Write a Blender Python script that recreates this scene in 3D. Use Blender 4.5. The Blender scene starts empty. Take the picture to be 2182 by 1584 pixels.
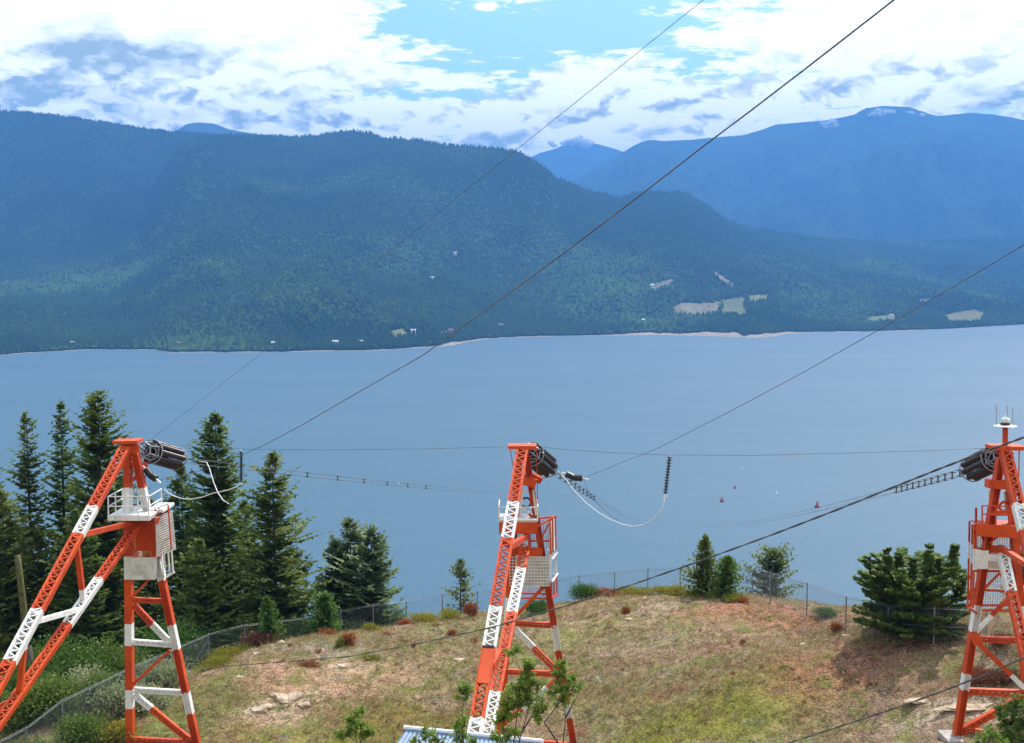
import bpy, math, random
import numpy as np
from mathutils import Vector, Matrix

random.seed(7)
rng = np.random.default_rng(11)
scene = bpy.context.scene

# ------------------------------------------------------------------ camera
F, CX, CY, HOR = 2600.0, 1091.0, 792.0, 600.0
CAMZ = 170.0
PITCH = math.atan((CY - HOR) / F)
cam_d = bpy.data.cameras.new("camera")
cam = bpy.data.objects.new("camera", cam_d)
scene.collection.objects.link(cam)
cam_d.sensor_width = 36.0
cam_d.lens = F / 2182.0 * 36.0
cam_d.clip_start = 0.5
cam_d.clip_end = 90000.0
cam.location = (0, 0, CAMZ)
cam.rotation_euler = (math.pi / 2 - PITCH, 0, 0)
scene.camera = cam

# ------------------------------------------------------------------ light, sky, exposure
SUN_EL, SUN_AZ = 50.0, 34.0      # azimuth from +Y (the view), negative = to the left
se, sa = math.radians(SUN_EL), math.radians(SUN_AZ)
SUN_DIR = Vector((math.sin(sa) * math.cos(se), math.cos(sa) * math.cos(se), math.sin(se)))
sun_d = bpy.data.lights.new("sun", "SUN")
sun_d.energy = 4.8
sun_d.angle = math.radians(0.5)
sun_d.color = (1.0, 0.95, 0.87)
sun = bpy.data.objects.new("sun", sun_d)
scene.collection.objects.link(sun)
sun.location = (0, 0, 400)
sun.rotation_euler = (-SUN_DIR).to_track_quat('-Z', 'Y').to_euler()

scene.view_settings.view_transform = 'Standard'
scene.view_settings.look = 'None'
scene.view_settings.exposure = 0.55
scene.view_settings.gamma = 1.0
scene.view_settings.use_curve_mapping = False
scene.cycles.use_denoising = True
scene.cycles.max_bounces = 6
scene.cycles.diffuse_bounces = 2
scene.cycles.glossy_bounces = 2
scene.cycles.transmission_bounces = 2
scene.cycles.transparent_max_bounces = 8
scene.cycles.volume_bounces = 0
scene.cycles.sample_clamp_indirect = 6.0
scene.cycles.caustics_reflective = False
scene.cycles.caustics_refractive = False

HAZE_DENSITY = 1.1e-4
HAZE_COLOR = (0.11, 0.34, 0.84)


class NT:
    """small wrapper for building node trees"""
    def __init__(self, tree):
        self.t = tree
        tree.nodes.clear()

    def n(self, typ, **kw):
        nd = self.t.nodes.new(typ)
        for k, v in kw.items():
            if k.startswith('i_'):
                key = k[2:]
                key = int(key) if key.isdigit() else key.replace('_', ' ')
                self.put(nd.inputs[key], v)
            else:
                setattr(nd, k, v)
        return nd

    def put(self, sock, v):
        if isinstance(v, bpy.types.NodeSocket):
            self.t.links.new(v, sock)
        elif isinstance(v, tuple) and len(v) == 3 and sock.type == 'RGBA':
            sock.default_value = (*v, 1)
        else:
            sock.default_value = v

    def m(self, op, a, b=None, c=None, clamp=False):
        nd = self.t.nodes.new('ShaderNodeMath')
        nd.operation = op
        nd.use_clamp = clamp
        self.put(nd.inputs[0], a)
        if b is not None:
            self.put(nd.inputs[1], b)
        if c is not None:
            self.put(nd.inputs[2], c)
        return nd.outputs[0]

    def vm(self, op, a, b=None):
        nd = self.t.nodes.new('ShaderNodeVectorMath')
        nd.operation = op
        self.put(nd.inputs[0], a)
        if b is not None:
            self.put(nd.inputs[1], b)
        return nd.outputs[0]

    def mix(self, f, a, b, blend='MIX'):
        nd = self.t.nodes.new('ShaderNodeMix')
        nd.data_type = 'RGBA'
        nd.blend_type = blend
        nd.clamp_factor = True
        self.put(nd.inputs[0], f)
        self.put(nd.inputs[6], a)
        self.put(nd.inputs[7], b)
        return nd.outputs[2]

    def noise(self, vec, scale, detail=4.0, rough=0.55, dist=0.0):
        nd = self.n('ShaderNodeTexNoise')
        if vec is not None:
            self.put(nd.inputs['Vector'], vec)
        nd.inputs['Scale'].default_value = scale
        nd.inputs['Detail'].default_value = detail
        nd.inputs['Roughness'].default_value = rough
        nd.inputs['Distortion'].default_value = dist
        return nd.outputs['Fac']

    def sm(self, x, a, b, lo=0.0, hi=1.0):
        nd = self.t.nodes.new('ShaderNodeMapRange')
        nd.interpolation_type = 'SMOOTHSTEP'
        self.put(nd.inputs['Value'], x)
        nd.inputs['From Min'].default_value = a
        nd.inputs['From Max'].default_value = b
        nd.inputs['To Min'].default_value = lo
        nd.inputs['To Max'].default_value = hi
        return nd.outputs[0]


world = bpy.data.worlds.new("World")
scene.world = world
world.use_nodes = True
W = NT(world.node_tree)
tc = W.n('ShaderNodeTexCoord')
direc = W.vm('NORMALIZE', tc.outputs['Generated'])
sep = W.n('ShaderNodeSeparateXYZ', i_0=direc)
dx, dy, dz = sep.outputs
az = W.m('ARCTAN2', dx, dy)
el = W.m('ARCSINE', dz)
sky = W.n('ShaderNodeTexSky')
sky.sky_type = 'NISHITA'
sky.sun_disc = False
sky.sun_elevation = se
sky.sun_rotation = sa
sky.altitude = 600
sky.air_density = 1.0
sky.dust_density = 0.6
sky.ozone_density = 1.5
sky_col = W.mix(1.0, sky.outputs[0], (1.20, 1.38, 1.22), 'MULTIPLY')
# directions of features: azimuth and elevation in radians
def AE(px, py):
    v = -(py - CY) / F
    u = (px - CX) / F
    yy = math.cos(PITCH) + v * math.sin(PITCH)
    zz = -math.sin(PITCH) + v * math.cos(PITCH)
    return math.atan2(u, yy), math.atan2(zz, math.hypot(u, yy))
# warp the directions a little so cloud edges are ragged
cv = W.n('ShaderNodeCombineXYZ', i_0=W.m('MULTIPLY', az, 1.0), i_1=W.m('MULTIPLY', el, 2.1), i_2=0.0).outputs[0]
wn = W.n('ShaderNodeTexNoise', i_Vector=cv)
wn.inputs['Scale'].default_value = 22.0
wn.inputs['Detail'].default_value = 6.0
wn.inputs['Roughness'].default_value = 0.6
wsep = W.n('ShaderNodeSeparateColor', i_0=wn.outputs['Color'])
azw = W.m('ADD', az, W.m('MULTIPLY', W.m('SUBTRACT', wsep.outputs[0], 0.5), 0.055))
elw = W.m('ADD', el, W.m('MULTIPLY', W.m('SUBTRACT', wsep.outputs[1], 0.5), 0.030))

def blobs(items, warped=True):
    tot = None
    for (px, py, rx, ry, amp) in items:
        a0, e0 = AE(px, py)
        A, E = (azw, elw) if warped else (az, el)
        qa = W.m('MULTIPLY', W.m('SUBTRACT', A, a0), F / rx)
        qe = W.m('MULTIPLY', W.m('SUBTRACT', E, e0), F / ry)
        q = W.m('ADD', W.m('MULTIPLY', qa, qa), W.m('MULTIPLY', qe, qe))
        g = W.m('MULTIPLY', W.m('EXPONENT', W.m('MULTIPLY', q, -1.0)), amp)
        tot = g if tot is None else W.m('ADD', tot, g)
    return tot

# cloud deck seen in perspective (puffs shrink towards the horizon)
inv = W.m('DIVIDE', 1.0, W.m('ADD', W.m('MAXIMUM', dz, 0.0), 0.06))
deck = W.n('ShaderNodeCombineXYZ', i_0=W.m('MULTIPLY', dx, inv), i_1=W.m('MULTIPLY', dy, inv), i_2=3.7).outputs[0]
n_deck = W.noise(deck, 3.1, 8.0, 0.66, 0.25)
n_fleck = W.noise(deck, 9.0, 6.0, 0.6, 0.2)
n_big = W.noise(cv, 8.0, 4.0, 0.5)
n_puff = W.noise(cv, 30.0, 8.0, 0.58, 0.25)
gaps = blobs([(930, 60, 170, 44, 0.50), (1130, 80, 170, 62, 0.34), (880, 200, 100, 15, 0.42), (1340, 60, 200, 60, 0.27),
              (1520, 150, 110, 30, 0.24), (1010, 205, 60, 14, 0.3), (700, 25, 40, 14, 0.2), (1270, 10, 90, 26, 0.22), (1050, 150, 120, 14, 0.12)])
solid = blobs([(250, 100, 620, 130, 0.45), (1950, 60, 320, 110, 0.5), (1300, 250, 900, 60, 0.35), (520, 120, 260, 150, 0.35), (1300, 165, 150, 22, 0.3), (1000, 100, 110, 14, .3)])
cover = W.m('ADD', W.m('ADD', W.m('MULTIPLY', W.m('SUBTRACT', n_deck, 0.5), 2.0), W.m('MULTIPLY', W.m('SUBTRACT', n_puff, 0.5), 0.8)), 0.24)
cover = W.m('ADD', cover, W.m('MULTIPLY', W.m('SUBTRACT', n_fleck, 0.5), 1.3))
# overhead the deck breaks up into scattered clouds
cover = W.m('ADD', cover, W.sm(el, 0.30, 0.62, 0.0, -0.20))
cover = W.m('SUBTRACT', W.m('ADD', cover, solid), W.m('MULTIPLY', gaps, 1.55))
cfac = W.sm(cover, -0.02, 0.30)
dark = blobs([(270, 122, 160, 46, 1.7), (60, 195, 160, 20, 1.7), (500, 243, 180, 28, 0.75), (640, 205, 60, 36, 0.35), (2115, 192, 75, 24, 1.0), (2130, 205, 60, 14, .5),
              (1920, 150, 60, 22, 0.5), (1810, 200, 60, 18, 0.45), (1230, 245, 120, 34, 0.35), (1030, 280, 50, 18, 0.45), (1450, 250, 140, 24, 0.3), (340, 250, 160, 20, 0.45), (150, 110, 90, 22, 0.35), (760, 265, 60, 16, .3)])
dark = W.m('MULTIPLY', dark, W.sm(W.m('ADD', W.m('MULTIPLY', n_puff, 0.6), W.m('MULTIPLY', n_big, 0.4)), 0.40, 0.60, 0.48, 0.88))
# billows: cells broken up by noise; a cell darkens towards its base
wv = W.n('ShaderNodeCombineXYZ', i_0=W.m('ADD', az, W.m('MULTIPLY', W.m('SUBTRACT', wsep.outputs[0], 0.5), 0.05)), i_1=W.m('MULTIPLY', W.m('ADD', el, W.m('MULTIPLY', W.m('SUBTRACT', wsep.outputs[1], 0.5), 0.022)), 1.7), i_2=0.0).outputs[0]
def mass(dv):
    v = W.vm('ADD', wv, dv)
    vo = W.n('ShaderNodeTexVoronoi', i_Vector=v); vo.voronoi_dimensions = '2D'; vo.feature = 'SMOOTH_F1'
    vo.inputs['Scale'].default_value = 24.0; vo.inputs['Detail'].default_value = 3.0; vo.inputs['Roughness'].default_value = 0.5; vo.inputs['Smoothness'].default_value = 0.35
    return W.m('SUBTRACT', W.m('MULTIPLY', W.noise(v, 12.0, 6.0, 0.55, 0.2), 0.55), W.m('MULTIPLY', vo.outputs['Distance'], 0.42))
m0 = mass((0.0, 0.0, 0.0))
under = W.m('SUBTRACT', mass((-0.003, 0.011, 0.0)), m0)
low = W.sm(el, AE(1091, 215)[1], AE(1091, 95)[1], 1.0, 0.30)
shade = W.m('ADD', W.m('MULTIPLY', W.sm(under, -0.10, 0.24, -0.38, 0.85), low), dark)
shade = W.m('ADD', shade, W.m('MULTIPLY', W.m('MULTIPLY', W.m('SUBTRACT', n_big, 0.5), 0.9), low))
shade = W.m('MULTIPLY', shade, 1.0, clamp=True)
ccol = W.mix(shade, (2.1, 2.06, 1.93), (0.56, 0.64, 0.48))
above = W.sm(el, -0.02, 0.01)
final = W.mix(W.m('MULTIPLY', cfac, above), (0, 0, 0), (1, 1, 1))
bg1 = W.n('ShaderNodeBackground', i_Color=sky_col, i_Strength=0.15)
bg2 = W.n('ShaderNodeBackground', i_Color=ccol, i_Strength=1.0)
mixs = W.n('ShaderNodeMixShader', i_0=W.m('MULTIPLY', cfac, above), i_1=bg1.outputs[0], i_2=bg2.outputs[0])
W.n('ShaderNodeOutputWorld', i_Surface=mixs.outputs[0])

# ------------------------------------------------------------------ helpers
def P(px, py, Y):
    """point of the place that lies at forward distance Y"""
    v = -(py - CY) / F
    u = (px - CX) / F
    yy = math.cos(PITCH) + v * math.sin(PITCH)
    zz = -math.sin(PITCH) + v * math.cos(PITCH)
    k = Y / yy
    return Vector((u * k, Y, CAMZ + zz * k))

def proj(p):
    x, y, z = p[0], p[1], p[2] - CAMZ
    d = y * math.cos(PITCH) - z * math.sin(PITCH)
    up = y * math.sin(PITCH) + z * math.cos(PITCH)
    return CX + F * x / d, CY - F * up / d

def X(px, Y):
    return (px - CX) / F * Y * 1.0

def tag(o, label=None, cat=None, group=None, kind=None):
    if label: o['label'] = label
    if cat: o['category'] = cat
    if group: o['group'] = group
    if kind: o['kind'] = kind
    return o

def link(name, me, parent=None):
    o = bpy.data.objects.new(name, me)
    scene.collection.objects.link(o)
    if parent is not None:
        o.parent = parent
        o.matrix_parent_inverse = parent.matrix_world.inverted() if parent.type == 'EMPTY' and False else Matrix()
    return o

def empty(name, loc, label=None, cat=None, group=None):
    o = bpy.data.objects.new(name, None)
    o.empty_display_size = 0.3
    scene.collection.objects.link(o)
    o.location = loc
    tag(o, label, cat, group)
    return o

class MB:
    def __init__(self, origin=None):
        self.v, self.f, self.mi = [], [], []
        self.o = Vector(origin) if origin is not None else Vector((0, 0, 0))

    def quad_prism(self, base, top, mi=0):
        n = len(self.v)
        k = len(base)
        self.v += [tuple(p) for p in base] + [tuple(p) for p in top]
        for i in range(k):
            j = (i + 1) % k
            self.f.append((n + i, n + j, n + k + j, n + k + i)); self.mi.append(mi)
        self.f.append(tuple(n + i for i in range(k))[::-1]); self.mi.append(mi)
        self.f.append(tuple(n + k + i for i in range(k))); self.mi.append(mi)

    def beam(self, a, b, s, n, w, d, mi=0):
        """box from a to b; w along s, d along n"""
        a, b = Vector(a), Vector(b)
        hs, hn = s * (w / 2), n * (d / 2)
        self.quad_prism([a - hs - hn, a + hs - hn, a + hs + hn, a - hs + hn],
                        [b - hs - hn, b + hs - hn, b + hs + hn, b - hs + hn], mi)

    def box(self, c, sx, sy, sz, mi=0, rot=0.0):
        c = Vector(c)
        ex = Vector((math.cos(rot), math.sin(rot), 0)); ey = Vector((-math.sin(rot), math.cos(rot), 0))
        self.beam(c - Vector((0, 0, sz / 2)), c + Vector((0, 0, sz / 2)), ex, ey, sx, sy, mi)

    def tube(self, pts, r, n=6, mi=0, cap=True):
        pts = [Vector(p) for p in pts]
        rr = r if isinstance(r, (list, tuple)) else [r] * len(pts)
        base = len(self.v)
        prev = None
        for i, p in enumerate(pts):
            t = (pts[min(i + 1, len(pts) - 1)] - pts[max(i - 1, 0)])
            if t.length < 1e-9: t = Vector((0, 0, 1))
            t.normalize()
            if prev is None:
                h = Vector((0, 0, 1)) if abs(t.z) < 0.9 else Vector((1, 0, 0))
                s = t.cross(h).normalized()
            else:
                s = (prev - t * prev.dot(t)).normalized()
            prev = s
            u = t.cross(s)
            for k in range(n):
                a = 2 * math.pi * k / n
                self.v.append(tuple(p + (s * math.cos(a) + u * math.sin(a)) * rr[i]))
        for i in range(len(pts) - 1):
            for k in range(n):
                k2 = (k + 1) % n
                self.f.append((base + i * n + k, base + i * n + k2, base + (i + 1) * n + k2, base + (i + 1) * n + k)); self.mi.append(mi)
        if cap:
            self.f.append(tuple(base + k for k in range(n))[::-1]); self.mi.append(mi)
            e = base + (len(pts) - 1) * n
            self.f.append(tuple(e + k for k in range(n))); self.mi.append(mi)

    def build(self, name, mats, parent=None, smooth=False):
        me = bpy.data.meshes.new(name)
        o = self.o
        me.from_pydata([(v[0] - o.x, v[1] - o.y, v[2] - o.z) for v in self.v], [], self.f)
        if not isinstance(mats, (list, tuple)): mats = [mats]
        for m in mats: me.materials.append(m)
        if len(mats) > 1:
            me.polygons.foreach_set('material_index', self.mi)
        if smooth:
            me.polygons.foreach_set('use_smooth', [True] * len(me.polygons))
        me.update()
        ob = link(name, me, parent)
        if parent is None:
            ob.location = o
        return ob

def np_mesh(name, verts, faces, mats, parent=None, cols=None, smooth=False):
    """verts (n,3), faces (m,3|4) numpy; cols (n,3) -> attribute Col"""
    me = bpy.data.meshes.new(name)
    k = faces.shape[1]
    me.vertices.add(len(verts)); me.vertices.foreach_set('co', verts.astype(np.float32).ravel())
    me.loops.add(faces.size); me.loops.foreach_set('vertex_index', faces.astype(np.int32).ravel())
    me.polygons.add(len(faces)); me.polygons.foreach_set('loop_start', np.arange(0, faces.size, k, dtype=np.int32))
    if smooth: me.polygons.foreach_set('use_smooth', np.ones(len(faces), dtype=bool))
    if not isinstance(mats, (list, tuple)): mats = [mats]
    for m in mats: me.materials.append(m)
    if cols is not None:
        at = me.color_attributes.new('Col', 'FLOAT_COLOR', 'POINT')
        c4 = np.ones((len(verts), 4), dtype=np.float32); c4[:, :3] = cols
        at.data.foreach_set('color', c4.ravel())
    me.update(calc_edges=True)
    return link(name, me, parent)

# value noise in numpy
_tab = np.random.default_rng(5).random((256, 256))
def vnoise(x, y):
    xi, yi = np.floor(x).astype(int), np.floor(y).astype(int)
    fx, fy = x - xi, y - yi
    fx = fx * fx * (3 - 2 * fx); fy = fy * fy * (3 - 2 * fy)
    g = lambda a, b: _tab[a & 255, b & 255]
    return (g(xi, yi) * (1 - fx) + g(xi + 1, yi) * fx) * (1 - fy) + (g(xi, yi + 1) * (1 - fx) + g(xi + 1, yi + 1) * fx) * fy
def fbm(x, y, o=4, g=0.5):
    s, a, t = 0, 1, 0
    for i in range(o):
        s = s + a * vnoise(x + 13.7 * i, y + 7.1 * i); t += a; a *= g; x = x * 2.03; y = y * 2.03
    return s / t - 0.5

# ------------------------------------------------------------------ materials
def principled(name):
    m = bpy.data.materials.new(name)
    m.use_nodes = True
    N = NT(m.node_tree)
    b = N.n('ShaderNodeBsdfPrincipled')
    out = N.n('ShaderNodeOutputMaterial', i_Surface=b.outputs[0])
    return m, N, b, out

def mat(name, c1, c2=None, rough=0.6, scale=3.0, lo=0.35, hi=0.65, metal=0.0, bump=0.0, bscale=20.0, spec=0.5, detail=5.0):
    m, N, b, out = principled(name)
    b.inputs['Roughness'].default_value = rough
    b.inputs['Metallic'].default_value = metal
    b.inputs['Specular IOR Level'].default_value = spec
    co = N.n('ShaderNodeTexCoord').outputs['Object']
    if c2 is None:
        b.inputs['Base Color'].default_value = (*c1, 1)
    else:
        N.put(b.inputs['Base Color'], N.mix(N.sm(N.noise(co, scale, detail, 0.6), lo, hi), c1, c2))
    if bump:
        bn = N.n('ShaderNodeBump', i_Height=N.noise(co, bscale, 4.0), i_Strength=bump)
        bn.inputs['Distance'].default_value = 0.05
        N.put(b.inputs['Normal'], bn.outputs[0])
    return m

def foliage(name, c1, c2, c3=None, scale=1.2, trans=0.25, rough=0.55):
    """per-vertex variation attribute x noise between greens, a little light passing through"""
    m = bpy.data.materials.new(name)
    m.use_nodes = True
    N = NT(m.node_tree)
    co = N.n('ShaderNodeTexCoord').outputs['Object']
    at = N.n('ShaderNodeAttribute', attribute_name='Col')
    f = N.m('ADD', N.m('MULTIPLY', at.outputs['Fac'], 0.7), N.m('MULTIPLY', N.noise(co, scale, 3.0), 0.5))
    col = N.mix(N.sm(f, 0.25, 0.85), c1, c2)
    rnd = N.n('ShaderNodeObjectInfo').outputs['Random']
    col = N.mix(1.0, col, N.mix(rnd, (0.78, 0.90, 0.80), (1.40, 1.16, 1.0)), 'MULTIPLY')
    if c3 is not None:
        col = N.mix(N.sm(N.noise(co, scale * 0.45, 2.0), 0.56, 0.72), col, c3)
    d = N.n('ShaderNodeBsdfDiffuse', i_Color=col)
    t = N.n('ShaderNodeBsdfTranslucent', i_Color=N.mix(0.5, col, (c2[0] * 1.5, c2[1] * 1.6, c2[2]), 'MIX'))
    g = N.n('ShaderNodeBsdfGlossy', i_Color=(0.5, 0.55, 0.5), i_Roughness=0.5)
    mx = N.n('ShaderNodeMixShader', i_0=trans, i_1=d.outputs[0], i_2=t.outputs[0])
    mx2 = N.n('ShaderNodeMixShader', i_0=0.035, i_1=mx.outputs[0], i_2=g.outputs[0])
    N.n('ShaderNodeOutputMaterial', i_Surface=mx2.outputs[0])
    return m

M = {}
def paint(name, c1, c2, worn):
    m, N, b, out = principled(name)
    co = N.n('ShaderNodeTexCoord').outputs['Object']
    st = N.n('ShaderNodeMapping', i_Vector=co); st.inputs['Scale'].default_value = (6.0, 6.0, 0.9)
    base = N.mix(N.sm(N.noise(co, 0.8, 5.0, 0.6), 0.35, 0.68), c1, c2)
    base = N.mix(N.sm(N.noise(st.outputs[0], 1.0, 5.0, 0.65), 0.50, 0.72, 0, 0.55), base, worn)
    base = N.mix(N.sm(N.noise(co, 7.0, 6.0, 0.7), 0.63, 0.70, 0, 0.75), base, (0.12, 0.055, 0.035))
    N.put(b.inputs['Base Color'], base)
    N.put(b.inputs['Roughness'], N.sm(N.noise(co, 3.0, 4.0), 0.3, 0.7, 0.42, 0.75))
    b.inputs['Specular IOR Level'].default_value = 0.35
    return m
M['orange'] = paint('orange_paint', (0.62, 0.075, 0.006), (0.46, 0.042, 0.006), (0.30, 0.032, 0.012))
M['white'] = paint('white_paint', (0.78, 0.78, 0.75), (0.66, 0.65, 0.61), (0.45, 0.43, 0.38))
M['panel'] = mat('weathered_white_panel', (0.62, 0.61, 0.56), (0.42, 0.40, 0.34), 0.6, 1.6, 0.4, 0.7, bump=0.2)
M['galv'] = mat('galvanised_steel', (0.36, 0.38, 0.40), (0.24, 0.26, 0.28), 0.45, 5.0, metal=0.55)
M['fence'] = mat('fence_steel', (0.24, 0.26, 0.27), (0.16, 0.17, 0.18), 0.55, 5.0, metal=0.3)
M['insul'] = mat('brown_porcelain', (0.032, 0.014, 0.012), (0.018, 0.010, 0.010), 0.3, 8.0)
M['black'] = mat('black_rubber', (0.012, 0.012, 0.013), None, 0.4)
M['cable'] = mat('dark_cable', (0.11, 0.105, 0.095), (0.05, 0.05, 0.05), 0.5, 1.0)
M['alu'] = mat('aluminium_cable', (0.75, 0.76, 0.78), None, 0.35)
M['bark'] = mat('grey_bark', (0.10, 0.075, 0.055), (0.05, 0.04, 0.03), 0.9, 3.0, bump=0.4)
M['pole'] = mat('old_pole_wood', (0.075, 0.055, 0.04), (0.045, 0.035, 0.03), 0.9, 4.0, bump=0.4)
M['moss'] = mat('moss', (0.12, 0.11, 0.018), (0.04, 0.035, 0.02), 0.9, 6.0, bump=0.4)
M['concrete'] = mat('concrete', (0.42, 0.38, 0.34), (0.30, 0.27, 0.24), 0.9, 3.0, bump=0.3)
M['rock'] = mat('pale_rock', (0.50, 0.41, 0.30), (0.30, 0.21, 0.14), 0.9, 2.5, bump=0.5, bscale=6)
M['roof'] = mat('blue_grey_roof_sheet', (0.17, 0.26, 0.40), (0.13, 0.21, 0.34), 0.55, 2.0)
M['buoy'] = mat('red_plastic', (0.45, 0.05, 0.035), (0.33, 0.04, 0.03), 0.5, 2.0)
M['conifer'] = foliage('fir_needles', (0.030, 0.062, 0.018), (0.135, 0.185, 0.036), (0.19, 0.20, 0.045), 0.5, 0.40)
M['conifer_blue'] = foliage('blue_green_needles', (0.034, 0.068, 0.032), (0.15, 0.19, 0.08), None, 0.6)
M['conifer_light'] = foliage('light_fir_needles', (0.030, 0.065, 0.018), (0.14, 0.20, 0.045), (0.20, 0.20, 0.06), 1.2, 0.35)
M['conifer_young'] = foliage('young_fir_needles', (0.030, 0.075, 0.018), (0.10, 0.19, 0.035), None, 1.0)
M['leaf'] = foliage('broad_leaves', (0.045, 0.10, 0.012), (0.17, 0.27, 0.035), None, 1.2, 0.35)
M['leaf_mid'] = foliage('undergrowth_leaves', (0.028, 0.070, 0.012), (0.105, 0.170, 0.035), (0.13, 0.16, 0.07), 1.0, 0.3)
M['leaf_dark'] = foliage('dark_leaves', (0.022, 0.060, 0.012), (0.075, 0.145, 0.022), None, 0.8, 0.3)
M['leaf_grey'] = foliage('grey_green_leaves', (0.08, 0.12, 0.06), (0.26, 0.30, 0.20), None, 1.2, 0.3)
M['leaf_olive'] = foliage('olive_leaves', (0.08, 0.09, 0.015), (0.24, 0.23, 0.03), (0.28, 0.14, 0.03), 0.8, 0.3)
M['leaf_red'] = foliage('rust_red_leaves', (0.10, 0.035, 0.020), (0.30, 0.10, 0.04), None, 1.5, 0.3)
M['leaf_redbrown'] = foliage('red_brown_twigs', (0.08, 0.030, 0.022), (0.20, 0.075, 0.05), None, 1.5, 0.2)
M['grass'] = foliage('dry_grass', (0.15, 0.11, 0.06), (0.42, 0.34, 0.20), (0.20, 0.22, 0.045), 0.35, 0.25)

# ------------------------------------------------------------------ near ground
ctrl = []
def C(px, py, Y):
    p = P(px, py, Y); ctrl.append((p.x, Y, p.z))
for t in [(2040, 1566, 60), (2182, 1590, 59), (1900, 1584, 61.5), (1700, 1584, 63), (1500, 1584, 64.5), (1230, 1600, 66), (1060, 1600, 66),
          (900, 1590, 66), (700, 1587, 66.3), (500, 1586, 66.5), (275, 1586, 66.5), (425, 1592, 66),
          (1850, 1450, 67.5), (1600, 1450, 70), (1350, 1450, 72.5), (1091, 1450, 73.5), (800, 1450, 74), (550, 1480, 72), (420, 1490, 72),
          (2000, 1450, 65.5), (2182, 1450, 65),
          (1900, 1375, 71.5), (1700, 1330, 78.5), (1600, 1289, 83.5), (1450, 1276, 86.5), (1300, 1272, 87.5), (1200, 1290, 87.5), (1000, 1318, 86.5),
          (850, 1330, 86), (700, 1350, 84.5), (600, 1365, 82), (520, 1395, 80),
          (1350, 1360, 79), (1091, 1370, 80.5), (1550, 1360, 76.5), (750, 1400, 78.5),
          # fence line
          (2250, 1372, 66), (2120, 1372, 68), (2007, 1367, 70), (1907, 1364, 72.5), (1815, 1338, 75), (1730, 1313, 79), (1650, 1292, 84.5), (1575, 1272, 90),
          (1455, 1272, 91), (1385, 1274, 92), (1313, 1280, 93), (1236, 1291, 94), (1085, 1315, 95), (1016, 1322, 95), (940, 1328, 94),
          (862, 1345, 93), (790, 1354, 91), (720, 1364, 90), (650, 1380, 88.5), (580, 1393, 87), (510, 1403, 85.5), (432, 1428, 83), (350, 1462, 78), (270, 1497, 73), (190, 1540, 69.5),
          (110, 1580, 66), (30, 1640, 63.5), (-60, 1690, 61)]:
    C(*t)
for (x, y, z) in [(-24, 53, -22.5), (0, 50, -22), (20, 50, -20.5), (-40, 50, -24), (40, 50, -19),
                  (0, 36, -18.5), (-25, 36, -19), (25, 36, -17), (0, 20, -11), (-25, 20, -12), (25, 20, -10), (0, 0, -3.5), (-25, 0, -4), (25, 0, -3),
                  (0, -25, 3), (-40, -25, 3), (40, -25, 4), (-60, 20, -14), (60, 20, -9), (-70, 60, -30), (60, 60, -17),
                  (-35, 75, -29), (-60, 90, -40), (-35, 95, -32.5), (-20, 100, -31.5), (-5, 103, -31), (10, 103, -30), (30, 98, -28.5), (38, 85, -25), (45, 75, -21), (65, 85, -27),
                  (-35, 120, -44), (-10, 125, -44), (15, 125, -44), (45, 115, -42), (75, 110, -44), (-80, 120, -58), (90, 60, -22), (90, 0, -8), (-90, 0, -12), (-95, 60, -42)]:
    ctrl.append((x, y, CAMZ + z))
ctrl = np.array(ctrl)
def _U(r2):
    return 0.5 * r2 * np.log(np.maximum(r2, 1e-9))
def _fit(c, lam=1.5):
    n = len(c)
    d2 = ((c[:, None, :2] - c[None, :, :2]) ** 2).sum(-1)
    K = _U(d2) + lam * np.eye(n)
    Pm = np.c_[np.ones(n), c[:, :2]]
    A = np.block([[K, Pm], [Pm.T, np.zeros((3, 3))]])
    return np.linalg.solve(A, np.r_[c[:, 2], 0, 0, 0])
_w = _fit(ctrl)
def ground_np(x, y):
    sh = x.shape
    x = np.clip(x.ravel(), -95, 95); y0 = y.ravel(); y = np.clip(y0, -25, 122)
    z = np.zeros_like(x)
    n = len(ctrl)
    for i in range(0, len(x), 20000):
        xs, ys = x[i:i + 20000], y[i:i + 20000]
        d2 = (xs[:, None] - ctrl[None, :, 0]) ** 2 + (ys[:, None] - ctrl[None, :, 1]) ** 2
        z[i:i + 20000] = _U(d2) @ _w[:n] + _w[n] + _w[n + 1] * xs + _w[n + 2] * ys
    far = np.maximum(y0 - 122, 0)
    z = z - far * 0.62
    z = np.where(y0 < -25, z + (-25 - y0) * 0.35, z)
    return z.reshape(sh)
def gz(x, y):
    x = float(x); y = float(y)
    return float(ground_np(np.array([x]), np.array([y]))[0] + bumpy(np.array([x]), np.array([y]))[0])
def bumpy(x, y):
    return 0.75 * fbm(x * 0.16 + 50, y * 0.16 + 50, 3) + 0.42 * fbm(x * 0.9 + 20, y * 0.9 + 40, 4, 0.6)

def axis(segs):
    out = []
    for a, b, n in segs: out += list(np.linspace(a, b, n, endpoint=False))
    return np.array(out + [segs[-1][1]])
gx = axis([(-900, -95, 14), (-95, -36, 40), (-36, 36, 210), (36, 95, 40), (95, 900, 14)])
gy = axis([(-600, -25, 12), (-25, 55, 60), (55, 97, 150), (97, 130, 30), (130, 380, 25)])
GX, GY = np.meshgrid(gx, gy)
GZ = ground_np(GX, GY) + bumpy(GX, GY)
GZ = np.maximum(GZ, -11.0)
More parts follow.
